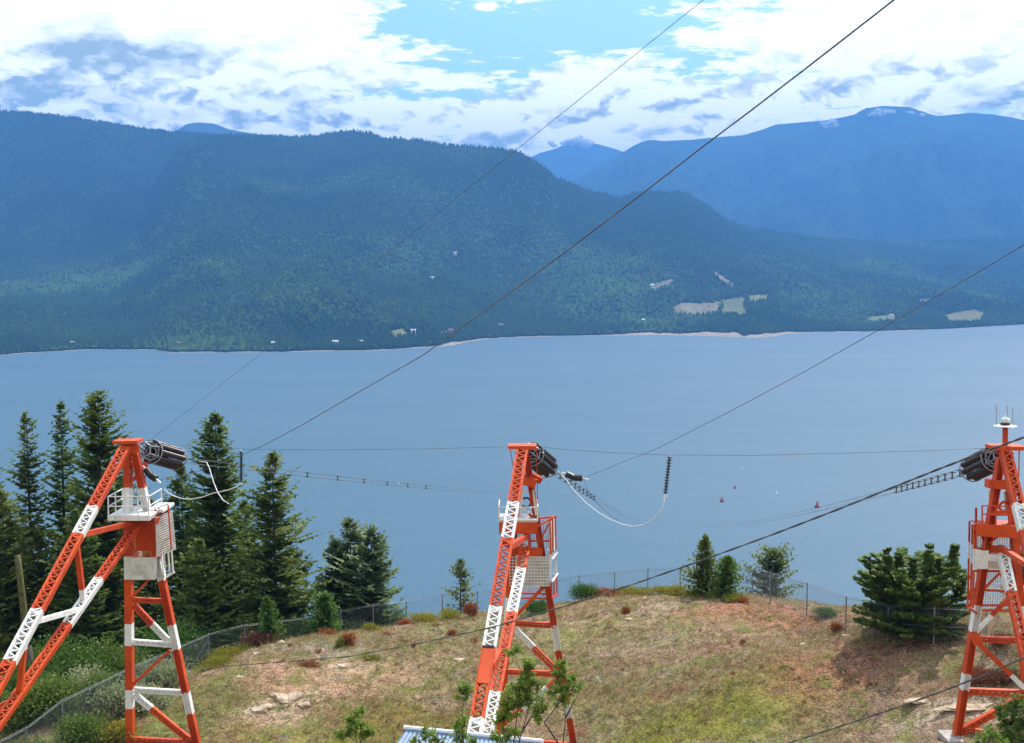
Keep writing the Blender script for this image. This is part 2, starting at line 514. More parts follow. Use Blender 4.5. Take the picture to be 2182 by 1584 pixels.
# zones of earth colour: x, y from viewing position of the patch, radii in metres
zones = [  # px, py, Y, rx, ry, colour, strength
    (1600, 1300, 82.5, 5.0, 2.6, (0.33, 0.15, 0.09), 1.0), (1730, 1330, 79, 4.5, 2.4, (0.32, 0.16, 0.09), 0.95), (1450, 1290, 85, 4.0, 1.6, (0.32, 0.22, 0.15), .8), (1480, 1400, 75, 4.5, 1.5, (0.28, 0.17, 0.11), .7),
    (1780, 1450, 69, 4.6, 2.8, (0.32, 0.155, 0.09), 0.95), (1900, 1400, 71, 4.6, 2.2, (0.23, 0.115, 0.07), 0.95), (1930, 1500, 65, 3.0, 2.5, (0.30, 0.19, 0.12), 0.6),
    (1500, 1340, 80, 4.5, 2.2, (0.30, 0.20, 0.115), 0.6), (1350, 1380, 78, 5, 3.0, (0.27, 0.205, 0.145), 0.6),
    (1880, 1500, 64.5, 2.4, 1.4, (0.26, 0.18, 0.12), 0.7), (2060, 1500, 63, 3.0, 1.5, (0.50, 0.42, 0.32), 0.75), (2000, 1540, 61.2, 2.5, 1.2, (0.24, 0.17, 0.12), 0.7),
    (1500, 1530, 66.5, 6.5, 2.6, (0.20, 0.20, 0.035), 0.9), (1600, 1460, 70, 3.0, 1.4, (0.21, 0.20, 0.05), 0.5), (1300, 1480, 70, 4.0, 2.5, (0.225, 0.205, 0.07), 0.6),
    (1250, 1350, 81, 3.5, 2.5, (0.20, 0.20, 0.055), 0.5), (1400, 1320, 84, 3, 2, (0.33, 0.27, 0.19), 0.5),
    (620, 1450, 74, 5.6, 3.4, (0.38, 0.235, 0.15), 0.95), (560, 1530, 69, 3.2, 1.8, (0.40, 0.28, 0.18), 0.85), (780, 1440, 75, 4.0, 2.2, (0.37, 0.25, 0.15), 0.8),
    (600, 1490, 71.5, 1.6, 0.9, (0.60, 0.49, 0.36), 0.9), (540, 1520, 69.8, 1.8, 0.6, (0.54, 0.43, 0.31), 0.8), (720, 1425, 76, 1.6, 0.5, (0.52, 0.41, 0.3), 0.7),
    (900, 1400, 78, 3.5, 2.0, (0.30, 0.22, 0.13), 0.6), (850, 1510, 69.5, 4.5, 2.2, (0.20, 0.165, 0.045), 0.9), (760, 1560, 67, 3.4, 1.6, (0.20, 0.18, 0.04), 0.9), (560, 1575, 67, 3.5, 1.3, (0.24, 0.20, 0.06), 0.7),
    (700, 1380, 80, 4.0, 2.5, (0.26, 0.225, 0.175), 0.6), (950, 1350, 83, 4.0, 2.0, (0.24, 0.215, 0.12), 0.6), (420, 1500, 71, 2.5, 4.0, (0.15, 0.16, 0.045), 0.8),
    (250, 1560, 68, 4.0, 4.0, (0.13, 0.15, 0.04), 0.8), (950, 1470, 72, 2.5, 1.2, (0.36, 0.26, 0.18), 0.5), (1250, 1540, 68, 2.5, 2.0, (0.24, 0.19, 0.13), 0.5),
]
col = np.zeros(GX.shape + (3,)); col[:] = (0.255, 0.19, 0.125)
n1 = fbm(GX * 0.22 + 9, GY * 0.3 + 3, 4, 0.6)[..., None]
col = np.where(n1 > 0.02, col * (1 - np.clip(n1 * 3, 0, 0.7)) + np.array((0.19, 0.19, 0.05)) * np.clip(n1 * 3, 0, 0.7), col)
col = col + np.clip(-n1, 0, 1) * np.array((0.22, 0.10, 0.05))
wx = GX + 2.2 * fbm(GX * 0.5, GY * 0.5, 4, 0.6); wy = GY + 2.2 * fbm(GX * 0.5 + 70, GY * 0.5 + 31, 4, 0.6)
for (px, py, Y, rx, ry, c, s) in zones:
    x0 = X(px, Y)
    g = np.exp(-(((wx - x0) / rx) ** 2 + ((wy - Y) / ry) ** 2)) * s
    g = np.clip(g * 1.7 - .1, 0, min(1, s * 1.12))[..., None]
    col = col * (1 - g) + np.array(c) * g
# beyond the fence and on the near side: forest floor
fl = np.clip((GY - 95) / 6, 0, 1)[..., None]; col = col * (1 - fl) + np.array((0.05, 0.06, 0.02)) * fl
fl = np.clip((-GX - 24 - (GY - 66) * -0.02) / 5, 0, 1)[..., None]; col = col * (1 - fl) + np.array((0.07, 0.09, 0.03)) * fl

gm, N, b, out = principled('dry_slope_earth')
geo = N.n('ShaderNodeNewGeometry').outputs['Position']
at = N.n('ShaderNodeAttribute', attribute_name='Col').outputs['Color']
nA = N.noise(geo, 1.6, 8.0, 0.72)
nB = N.noise(geo, 7.0, 6.0, 0.75)
nC = N.noise(geo, 0.42, 7.0, 0.68, 0.6)
nD = N.noise(N.vm('ADD', geo, (31.0, 17.0, 5.0)), 0.5, 7.0, 0.7, 0.8)
nE = N.noise(N.vm('ADD', geo, (-13.0, 57.0, 9.0)), 0.9, 8.0, 0.72, 0.5)
k = N.m('ADD', N.m('MULTIPLY', N.m('SUBTRACT', nA, 0.5), 2.2), N.m('MULTIPLY', N.m('SUBTRACT', nB, 0.5), 2.6))
base = N.mix(N.sm(k, -0.5, 0.55), N.mix(1.0, at, (0.36, 0.34, 0.31), 'MULTIPLY'), N.mix(1.0, at, (1.62, 1.56, 1.52), 'MULTIPLY'))
base = N.mix(N.sm(nC, 0.53, 0.60, 0, 0.75), base, N.mix(N.sm(nB, .4, .6), (0.10, 0.11, 0.025), (0.23, 0.24, 0.055)))
base = N.mix(N.sm(nD, 0.55, 0.62, 0, 0.75), base, N.mix(N.sm(nB, .4, .6), (0.15, 0.075, 0.045), (0.33, 0.17, 0.10)))
base = N.mix(N.sm(nE, 0.58, 0.66, 0, 0.7), base, N.mix(N.sm(nB, .4, .6), (0.12, 0.11, 0.10), (0.30, 0.27, 0.24)))
base = N.mix(N.sm(N.noise(geo, 13.0, 3.0, 0.7), 0.66, 0.73, 0, 0.85), base, (0.56, 0.49, 0.39))
N.put(b.inputs['Base Color'], base)
b.inputs['Roughness'].default_value = 0.95
b.inputs['Specular IOR Level'].default_value = 0.15
bn = N.n('ShaderNodeBump', i_Height=N.m('ADD', nB, nA), i_Strength=0.9); bn.inputs['Distance'].default_value = 0.18
N.put(b.inputs['Normal'], bn.outputs[0])
ny, nx = GX.shape
idx = np.arange(nx * ny).reshape(ny, nx)
quads = np.stack([idx[:-1, :-1], idx[:-1, 1:], idx[1:, 1:], idx[1:, :-1]], -1).reshape(-1, 4)
g_ob = np_mesh('ground', np.stack([GX, GY, GZ], -1).reshape(-1, 3), quads, gm, None, col.reshape(-1, 3), True)
tag(g_ob, 'dry grassy knoll of brown and olive earth', kind='structure')

# ------------------------------------------------------------------ lake
lm, N, b, out = principled('lake_water')
b.inputs['Base Color'].default_value = (0.036, 0.098, 0.150, 1)
b.inputs['Roughness'].default_value = 0.22
b.inputs['IOR'].default_value = 1.33
geo = N.n('ShaderNodeNewGeometry').outputs['Position']
mp = N.n('ShaderNodeMapping', i_Vector=geo); mp.inputs['Scale'].default_value = (0.7, 1.0, 1.0); mp.inputs['Rotation'].default_value = (0, 0, 0.5)
h = N.m('ADD', N.noise(mp.outputs[0], 0.22, 6.0, 0.65), N.m('MULTIPLY', N.noise(mp.outputs[0], 0.03, 3.0, 0.6), 1.5))
bn = N.n('ShaderNodeBump', i_Height=h, i_Strength=1.0); bn.inputs['Distance'].default_value = 0.35
N.put(b.inputs['Normal'], bn.outputs[0])
mp2 = N.n('ShaderNodeMapping', i_Vector=geo); mp2.inputs['Scale'].default_value = (0.45, 1.6, 1.0); mp2.inputs['Rotation'].default_value = (0, 0, -0.06)
N.put(b.inputs['Roughness'], N.sm(N.noise(mp2.outputs[0], 0.0024, 5.0, 0.6), 0.36, 0.64, 0.56, 0.62))
mb = MB()
R = 20000
mb.v = [(-R, -2500, 0), (R, -2500, 0), (R, 22000, 0), (-R, 22000, 0)]; mb.f = [(0, 1, 2, 3)]; mb.mi = [0]
tag(mb.build('lake', lm), 'calm blue lake below the knoll', kind='structure')

# ------------------------------------------------------------------ far side: mountains
def interp(px, pts):
    a = np.array(pts, dtype=float)
    return np.interp(px, a[:, 0], a[:, 1])
def zof(py, Y, px):
    """height at distance Y seen at row py (numpy)"""
    v = -(py - CY) / F
    yy = math.cos(PITCH) + v * math.sin(PITCH)
    zz = -math.sin(PITCH) + v * math.cos(PITCH)
    return CAMZ + zz * Y / yy

SHORE = [(-900, 800), (-300, 765), (0, 757), (60, 752), (200, 745), (330, 746), (360, 751), (480, 751), (620, 750), (700, 748), (800, 747), (900, 741), (960, 737), (1010, 726), (1070, 720), (1200, 716), (1400, 714),
         (1500, 716), (1560, 718), (1610, 720), (1650, 717), (1680, 711), (1740, 708), (1850, 707), (1950, 704), (2060, 699), (2182, 692), (2500, 682), (3100, 670)]
shore_pts = np.array(SHORE, dtype=float)

def mountain_mat(name, dark, light, pale, spot, rock=None, ns=1.0):
    m, N, b, out = principled(name)
    geo = N.n('ShaderNodeNewGeometry').outputs['Position']
    at = N.n('ShaderNodeAttribute', attribute_name='Col').outputs['Color']
    a = N.noise(geo, 0.035 * ns, 6.0, 0.7)
    c = N.noise(geo, 0.0028 * ns, 5.0, 0.62)
    base = N.mix(N.sm(N.m('ADD', N.m('MULTIPLY', a, 0.7), N.m('MULTIPLY', c, 0.5)), 0.45, 0.75), dark, light)
    base = N.mix(N.sm(N.noise(geo, 0.006 * ns, 6.0, 0.7), 0.60, 0.70, 0, 0.7), base, pale)
    base = N.mix(N.sm(N.noise(geo, 0.011 * ns, 5.0, 0.65), 0.70, 0.76, 0, spot), base, rock or (0.30, 0.26, 0.23))
    al = N.n('ShaderNodeAttribute', attribute_name='Col').outputs['Alpha']
    base = N.mix(N.m('MULTIPLY', N.n('ShaderNodeSeparateColor', i_0=at).outputs[0], 0.0), base, at)
    # patches (fields, beaches, cuttings) live in the attribute where it is not black
    s = N.n('ShaderNodeSeparateColor', i_0=at)
    msk = N.sm(N.m('ADD', s.outputs[0], s.outputs[1]), 0.05, 0.25)
    base = N.mix(msk, base, N.mix(N.sm(a, 0.35, 0.65), N.mix(1.0, at, (0.8, 0.8, 0.8), 'MULTIPLY'), N.mix(1.0, at, (1.15, 1.15, 1.15), 'MULTIPLY')))
    N.put(b.inputs['Base Color'], base)
    b.inputs['Roughness'].default_value = 1.0
    b.inputs['Specular IOR Level'].default_value = 0.0
    bn = N.n('ShaderNodeBump', i_Height=a, i_Strength=1.0); bn.inputs['Distance'].default_value = 22.0
    N.put(b.inputs['Normal'], bn.outputs[0])
    return m

def land(name, label, px, sky_pts, Ybase, Yridge, base_py, prof, amp, seed, material, rows, patches=(), back=2500):
    """a landmass: columns by bearing, rows by distance from its foot up to the ridge and down behind it"""
    px = np.asarray(px, dtype=float)
    sk = interp(px, sky_pts)
    yb = Ybase(px); yr = Yridge(px); pb = base_py(px)
    zb = zof(pb, yb, px); zr = zof(sk, yr, px)
    r = np.linspace(0, 1, rows) ** 1.15
    RR = r[:, None]
    Yg = yb[None] + (yr - yb)[None] * RR
    h = prof(RR, px[None])
    Zg = zb[None] + (zr - zb)[None] * h
    Xg = (px[None] - CX) / F * Yg
    # spurs and gullies, fading out at the foot and at the ridge so the skyline stays put
    nz = fbm(Xg / 900 + seed, Yg / 1500 + seed * 3, 5, 0.55)
    rid = 0.5 - np.abs(fbm(Xg / 520 + seed * 2, Yg / 1600 + seed, 4, 0.55)) * 2.2
    env = np.clip(RR * 6, 0, 1) * np.clip((1 - RR) * 3.0, 0, 1)
    Zg = Zg + (nz * 1.3 + rid * 0.5 - 0.2) * amp * env * np.clip((zr - zb)[None] / 500, 0.15, 2.0)
    Zg = Zg + fbm(Xg / 60 + seed, Yg / 60, 3, 0.6) * 9 * np.clip(RR * 12, 0, 1)
    # behind the ridge
    bk = np.array([0.12, 0.35, 0.7, 1.0])[:, None]
    Yb_ = yr[None] + back * bk
    Zb_ = zr[None] + (-(zr[None] - zb[None]) * 0.75 - 60) * bk ** 1.2
    Xb_ = (px[None] - CX) / F * Yb_
    Xg = np.vstack([Xg, Xb_]); Yg = np.vstack([Yg, Yb_]); Zg = np.vstack([Zg, Zb_])
    # foot goes under the water
    Xg = np.vstack([(px[None] - CX) / F * (yb[None] - 60), Xg]); Yg = np.vstack([yb[None] - 60, Yg]); Zg = np.vstack([zb[None] - 6, Zg])
    cols = np.zeros(Xg.shape + (3,))
    for fn in patches: fn(Xg, Yg, Zg, cols, px)
    ny, nx = Xg.shape
    idx = np.arange(nx * ny).reshape(ny, nx)
    q = np.stack([idx[:-1, :-1], idx[:-1, 1:], idx[1:, 1:], idx[1:, :-1]], -1).reshape(-1, 4)
    o = np_mesh(name, np.stack([Xg, Yg, Zg], -1).reshape(-1, 3), q, material, None, cols.reshape(-1, 3), True)
    tag(o, label, kind='structure')
    return Xg, Yg, Zg, cols

def shoreY(px):
    return 170.0 * F / (np.interp(px, shore_pts[:, 0], shore_pts[:, 1]) - HOR) * 1.0

def proj_np(x, y, z):
    z = z - CAMZ
    d = y * math.cos(PITCH) - z * math.sin(PITCH)
    up = y * math.sin(PITCH) + z * math.cos(PITCH)
    return CX + F * x / d, CY - F * up / d

def inpoly(px, py, poly):
    c = np.zeros(px.shape, bool)
    n = len(poly)
    for i in range(n):
        x1, y1 = poly[i]; x2, y2 = poly[(i + 1) % n]
        t = ((y1 > py) != (y2 > py)) & (px < (x2 - x1) * (py - y1) / (y2 - y1 + 1e-9) + x1)
        c ^= t
    return c

FIELDS = [([(1432, 655), (1450, 645), (1520, 645), (1530, 640), (1533, 668), (1500, 674), (1440, 672)], (0.27, 0.245, 0.16)),
          ([(1533, 640), (1585, 634), (1590, 675), (1535, 674)], (0.20, 0.22, 0.10)),
          ([(1592, 630), (1635, 629), (1632, 642), (1592, 644)], (0.27, 0.29, 0.11)),
          ([(1512, 577), (1524, 580), (1564, 608), (1555, 612)], (0.30, 0.26, 0.16)),
          ([(1395, 602), (1436, 594), (1437, 600), (1400, 622), (1392, 620)], (0.24, 0.22, 0.15)),
          ([(1846, 675), (1910, 671), (1905, 685), (1850, 690)], (0.20, 0.26, 0.09)),
          ([(2010, 672), (2075, 660), (2100, 668), (2085, 690), (2020, 690)], (0.24, 0.24, 0.11)),
          ([(1955, 640), (1990, 636), (1990, 642), (1955, 645)], (0.26, 0.25, 0.15)),
          ([(830, 705), (862, 700), (872, 718), (834, 722)], (0.24, 0.25, 0.10)),
          ([(935, 707), (965, 703), (962, 716), (936, 718)], (0.25, 0.20, 0.13)),
          ([(405, 692), (445, 684), (446, 690), (410, 700)], (0.18, 0.19, 0.13))]
def paint_fields(Xg, Yg, Zg, cols, px):
    qx, qy = proj_np(Xg, Yg, Zg)
    nz = fbm(Xg / 60, Yg / 90, 4, .65) * 22
    for poly, c in FIELDS:
        msk = inpoly(qx + nz, qy + nz * 0.16, poly)
        cols[msk] = c
    # beach: a strip above the water, broad where the sand spit is
    broad = 9 + 85 * np.exp(-((px - 1590) / 80) ** 2) + 40 * np.exp(-((px - 985) / 35) ** 2) + 30 * np.exp(-((px - 1420) / 110) ** 2)
    broad = broad * np.clip(0.3 + 2.2 * (fbm(px / 40, px * 0 + 3, 3) + 0.35), 0.15, 1.6)
    d = Yg - shoreY(px)[None]
    m2 = d < broad[None]
    cols[m2] = (0.42, 0.36, 0.29)

MM = {}
MM['near'] = mountain_mat('forested_hillside', (0.022, 0.045, 0.014), (0.060, 0.100, 0.026), (0.085, 0.125, 0.035), 0.25)
MM['left'] = mountain_mat('forested_mountain', (0.014, 0.030, 0.012), (0.034, 0.060, 0.020), (0.055, 0.085, 0.03), 0.2, ns=0.7)
MM['far'] = mountain_mat('distant_mountain', (0.030, 0.048, 0.028), (0.055, 0.080, 0.040), (0.080, 0.095, 0.055), 0.5, (0.34, 0.33, 0.33), ns=0.6)
def lin(a, b): return lambda px: np.interp(px, [p[0] for p in a], [p[1] for p in a]) if b is None else None
L = lambda pts: (lambda px: interp(px, pts))
px1 = np.concatenate([np.arange(-900, -60, 20), np.arange(-60, 2260, 3.2), np.arange(2260, 3100, 20)])
SK1 = [(-900, 560), (-200, 556), (0, 545), (150, 522), (240, 500), (310, 440), (360, 350), (400, 300), (430, 291), (520, 291), (600, 294), (640, 295), (690, 288), (750, 281), (800, 285), (812, 293), (860, 297), (900, 301), (960, 312), (1010, 315), (1060, 319),
       (1100, 324), (1130, 340), (1168, 365), (1185, 382), (1215, 394), (1260, 410), (1320, 424), (1345, 416), (1370, 412), (1440, 411), (1470, 420), (1500, 438), (1545, 470), (1600, 488), (1680, 500), (1750, 510), (1830, 514), (1920, 513),
       (1990, 515), (2060, 510), (2182, 506), (2500, 500), (3100, 520)]
YR1 = [(-900, 5200), (0, 5600), (300, 6200), (520, 6500), (750, 6600), (1000, 6300), (1130, 6000), (1320, 6600), (1440, 6900), (1700, 8000), (2182, 9500), (3100, 12000)]
def prof1(r, px):
    # gentle bench first, then the steep wall of the ridge
    p = np.interp(px, [1100, 1600], [1.55, 1.15])
    return 0.30 * r + 0.70 * r ** p
Xn, Yn, Zn, Cn = land('far_shore_hillside', 'forested hillside rising from the far lake shore', px1, SK1, shoreY, L(YR1), lambda p: np.interp(p, shore_pts[:, 0], shore_pts[:, 1]) - 0.0,
     prof1, 150, 2.3, MM['near'], 330, (paint_fields,))
px2 = np.concatenate([np.arange(-900, -60, 25), np.arange(-60, 1110, 5)])
X2, Y2_, Z2, C2 = land('left_mountain', 'dark blue forested mountain rising behind the hillside on the left', px2,
     [(-900, 250), (-300, 236), (0, 238), (70, 240), (160, 252), (230, 262), (280, 270), (340, 278), (420, 285), (520, 288), (620, 293), (700, 300), (800, 330), (900, 400), (1110, 520)],
     lambda p: 5300 + p * 0, lambda p: 7200 + p * 0, lambda p: 580 + p * 0, lambda r, p: r ** 0.95, 130, 5.1, MM['left'], 130)
px3 = np.arange(250, 760, 6)
land('back_peak', 'small distant peak showing over the left ridge', px3,
     [(250, 420), (340, 300), (380, 281), (405, 265), (430, 261), (465, 264), (495, 276), (540, 284), (600, 292), (660, 300), (760, 400)],
     lambda p: 10200 + p * 0, lambda p: 12500 + p * 0, lambda p: 560 + p * 0, lambda r, p: r, 120, 8.3, MM['far'], 90)
px4 = np.concatenate([np.arange(960, 2260, 5), np.arange(2260, 3100, 25)])
land('right_mountain', 'broad blue mountain massif beyond the lake on the right', px4,
     [(960, 560), (1100, 470), (1180, 410), (1215, 388), (1260, 362), (1300, 342), (1345, 312), (1365, 302), (1388, 298), (1410, 301), (1470, 298), (1520, 293), (1580, 288), (1620, 276), (1645, 266), (1700, 261), (1760, 256), (1810, 245),
      (1835, 231), (1870, 226), (1925, 228), (1960, 240), (1985, 248), (2020, 244), (2060, 241), (2110, 245), (2150, 252), (2182, 259), (2400, 290), (3100, 330)],
     lambda p: 9800 + p * 0, lambda p: 14500 + p * 0, lambda p: 560 + p * 0, lambda r, p: r ** 0.97, 420, 11.7, MM['far'], 170)
px5 = np.arange(1000, 1560, 6)
land('valley_mountain', 'pale far mountain at the head of the valley', px5,
     [(1000, 420), (1110, 345), (1150, 326), (1180, 318), (1215, 303), (1250, 304), (1280, 309), (1320, 322), (1400, 350), (1560, 420)],
     lambda p: 15500 + p * 0, lambda p: 18500 + p * 0, lambda p: 540 + p * 0, lambda r, p: r, 160, 3.9, MM['far'], 70)

# forest standing on the hillside (uncountable: one mass)
def far_forest():
    m, N, b, out = principled('far_forest_green')
    N.put(b.inputs['Base Color'], N.n('ShaderNodeAttribute', attribute_name='Col').outputs['Color'])
    b.inputs['Roughness'].default_value = 1.0; b.inputs['Specular IOR Level'].default_value = 0.0
    Vs, Fs, Cs, tot = [], [], [], 0
    for (Xg, Yg, Zg, Cg, pxs, n, rows, pw) in ((Xn, Yn, Zn, Cn, px1, 250000, 329, 1.15), (X2, Y2_, Z2, C2, px2, 90000, 129, 0.9)):
        rr = np.clip(rng.random(n) ** pw * rows + 2, 2, rows)
        cc = rng.random(n) * (Xg.shape[1] - 2)
        vis = (pxs[cc.astype(int)] > -60) & (pxs[cc.astype(int)] < 2240)
        rr, cc = rr[vis], cc[vis]
        i, j = rr.astype(int), cc.astype(int); fi, fj = rr - i, cc - j
        def bil(A): return (A[i, j] * (1 - fi) * (1 - fj) + A[i + 1, j] * fi * (1 - fj) + A[i, j + 1] * (1 - fi) * fj + A[i + 1, j + 1] * fi * fj)
        x, y, z = bil(Xg), bil(Yg), bil(Zg)
        ok = (Cg[i, j].sum(-1) < 0.05) & (Cg[i + 1, j].sum(-1) < 0.05)
        ok &= rng.random(len(x)) < np.clip(1.0 - 2.2 * np.clip(fbm(x / 170, y / 240, 4, 0.6), 0, 1), 0.25, 1)
        x, y, z = x[ok], y[ok], z[ok]; n = len(x)
        qx, qy = proj_np(x, y, z)
        s_ = (0.55 + 0.8 * rng.random(n) ** 1.5) * (0.85 + 0.25 * y / 4000)
        H = 15.5 * s_; R_ = 3.7 * s_ * (0.8 + 0.5 * rng.random(n))
        zone = fbm(x / 420 + 4, y / 500, 4, .55)
        hi = np.clip((560 - qy) / 120, 0, 1)                      # broadleaf below, conifer above
        broad = rng.random(n) < np.clip(0.42 + 1.9 * zone - .45 * hi, 0.02, 0.85)
        H = np.where(broad, H * 0.66, H); R_ = np.where(broad, R_ * 1.4, R_)
        k = 5
        ang = (np.arange(k) / k * 2 * np.pi)[None] + rng.random(n)[:, None] * 6.28
        V = np.zeros((n, k + 1, 3)); jit = 0.75 + 0.5 * rng.random((n, k))
        V[:, :k, 0] = x[:, None] + np.cos(ang) * R_[:, None] * jit; V[:, :k, 1] = y[:, None] + np.sin(ang) * R_[:, None] * jit
        V[:, :k, 2] = (z + H * np.where(broad, .35, .06))[:, None]
        V[:, k, 0] = x; V[:, k, 1] = y; V[:, k, 2] = z + H
        f = np.array([(a_, (a_ + 1) % k, k) for a_ in range(k)])
        g = rng.random(n) * 0.35 + fbm(x / 300, y / 300, 3) * 1.1 + .25
        t = np.clip(g, 0, 1)[:, None]
        c = np.array((0.014, 0.032, 0.012)) * (1 - t) + np.array((0.036, 0.064, 0.018)) * t
        tb = (0.70 + 0.22 * rng.random(n) + 1.1 * zone)[:, None]
        c = np.where(broad[:, None], np.array((0.054, 0.094, 0.024)) * np.clip(tb, .5, 1.35), c)
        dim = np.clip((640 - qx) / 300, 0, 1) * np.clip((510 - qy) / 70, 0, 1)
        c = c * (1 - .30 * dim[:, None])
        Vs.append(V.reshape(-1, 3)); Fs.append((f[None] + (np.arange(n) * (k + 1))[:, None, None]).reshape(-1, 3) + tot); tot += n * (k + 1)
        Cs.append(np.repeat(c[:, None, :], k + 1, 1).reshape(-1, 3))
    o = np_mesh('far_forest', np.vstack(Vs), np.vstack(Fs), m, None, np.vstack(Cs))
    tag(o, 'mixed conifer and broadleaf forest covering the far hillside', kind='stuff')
far_forest()

def far_ground(px, py):
    """the point of the far hillside seen nearest to (px,py)"""
    j = int(np.argmin(np.abs(px1 - px)))
    qx, qy = proj_np(Xn[:330, j], Yn[:330, j], Zn[:330, j])
    i = int(np.argmin(np.abs(qy - py)))
    return Vector((Xn[i, j], Yn[i, j], Zn[i, j]))
hm = {'wall': mat('house_wall', (0.62, 0.60, 0.56)), 'wall2': mat('house_timber_wall', (0.30, 0.12, 0.07)), 'roof': mat('house_pale_roof', (0.60, 0.62, 0.64), None, 0.5), 'roof2': mat('house_dark_roof', (0.16, 0.12, 0.11)),
      'glass': mat('house_glass', (0.03, 0.04, 0.05), None, 0.1)}
def house(px, py, w, label, wall='wall', roof='roof'):
    w = w * 0.8
    p = far_ground(px, py)
    o = empty('house', p, label, 'house', 'houses across the lake')
    h = w * 0.45; d = w * 0.7
    b_ = MB(); b_.box((0, 0, h / 2 + 6), w, d, h + 6 - 0); b_.build('wall', hm[wall], o)
    r = MB(); e = 0.8
    for s in (-1, 1):
        r.quad_prism([(-w / 2 - e, s * (d / 2 + e), h + 9), (w / 2 + e, s * (d / 2 + e), h + 9), (w / 2 + e, 0, h + 9 + w * .22), (-w / 2 - e, 0, h + 9 + w * .22)][::s],
                     [(-w / 2 - e, s * (d / 2 + e), h + 9.5), (w / 2 + e, s * (d / 2 + e), h + 9.5), (w / 2 + e, 0, h + 9.5 + w * .22), (-w / 2 - e, 0, h + 9.5 + w * .22)][::s])
    r.build('roof', hm[roof], o)
    for k in (-0.28, 0.28):
        g = MB(); g.box((k * w, -d / 2 - 0.05, h / 2 + 8), w * .22, 0.14, 2.4); g.build('window', hm['glass'], o)
for a in [(155, 741, 12, 'small pale cottage alone near the shore at the far left'), (583, 742, 14, 'white roofed house on the shore below the forest, left part of the far shore'),
          (714, 741, 17, 'long white lakeside house, first of two close together near the shore'), (768, 738, 11, 'small white hut right of the long lakeside house'),
          (880, 716, 15, 'white roofed house beside the bright clearing above the shore'), (922, 600, 15, 'white roofed house high on the wooded slope, lower of the upper two'),
          (972, 546, 16, 'highest white house on the wooded slope'), (1391, 616, 18, 'white roofed barn beside the short pale track'),
          (1371, 690, 14, 'white roofed house in dark trees above the beach')]:
    house(*a)
house(1068, 704, 20, 'reddish timber house with rust coloured roof above the shore', 'wall2', 'roof2')
house(960, 714, 16, 'brown timber house under the thin cable by the sandy shore', 'wall2', 'roof2')
house(382, 742, 13, 'brown boathouse low on the shore at left', 'wall2', 'roof2')
house(1900, 680, 18, 'pale farmhouse at the edge of the green field', 'wall', 'roof2')

# ------------------------------------------------------------------ steelwork helpers
bar_meshes = {}
def bar_mesh(color):
    if color not in bar_meshes:
        mb = MB(); mb.box((0, 0, 0), 1, 1, 1)
        me = bpy.data.meshes.new('lacing_bar')
        me.from_pydata(mb.v, [], mb.f); me.materials.append(M[color]); me.update()
        bar_meshes[color] = me
    return bar_meshes[color]
def put_bar(parent, a, b, s, n, w, d, color):
    o = bpy.data.objects.new('lacing_bar', bar_mesh(color))
    scene.collection.objects.link(o)
    ax = (b - a); Ln = ax.length; ax = ax.normalized()
    nn = (n - ax * n.dot(ax)).normalized(); ss = ax.cross(nn)
    c = (a + b) / 2
    m = Matrix(((ss.x * w, nn.x * d, ax.x * Ln, c.x), (ss.y * w, nn.y * d, ax.y * Ln, c.y), (ss.z * w, nn.z * d, ax.z * Ln, c.z), (0, 0, 0, 1)))
    o.parent = parent
    o.matrix_local = m
    return o

CN = {'O': 'orange', 'W': 'white'}
def t_of_py(a, b, py):
    pa, pb = proj(a)[1], proj(b)[1]
    lo, hi = -0.2, 1.6
    up = pb > pa
    for _ in range(40):
        m_ = (lo + hi) / 2
        q = proj(a + (b - a) * m_)[1]
        if (q < py) == up: lo = m_
        else: hi = m_
    return (lo + hi) / 2

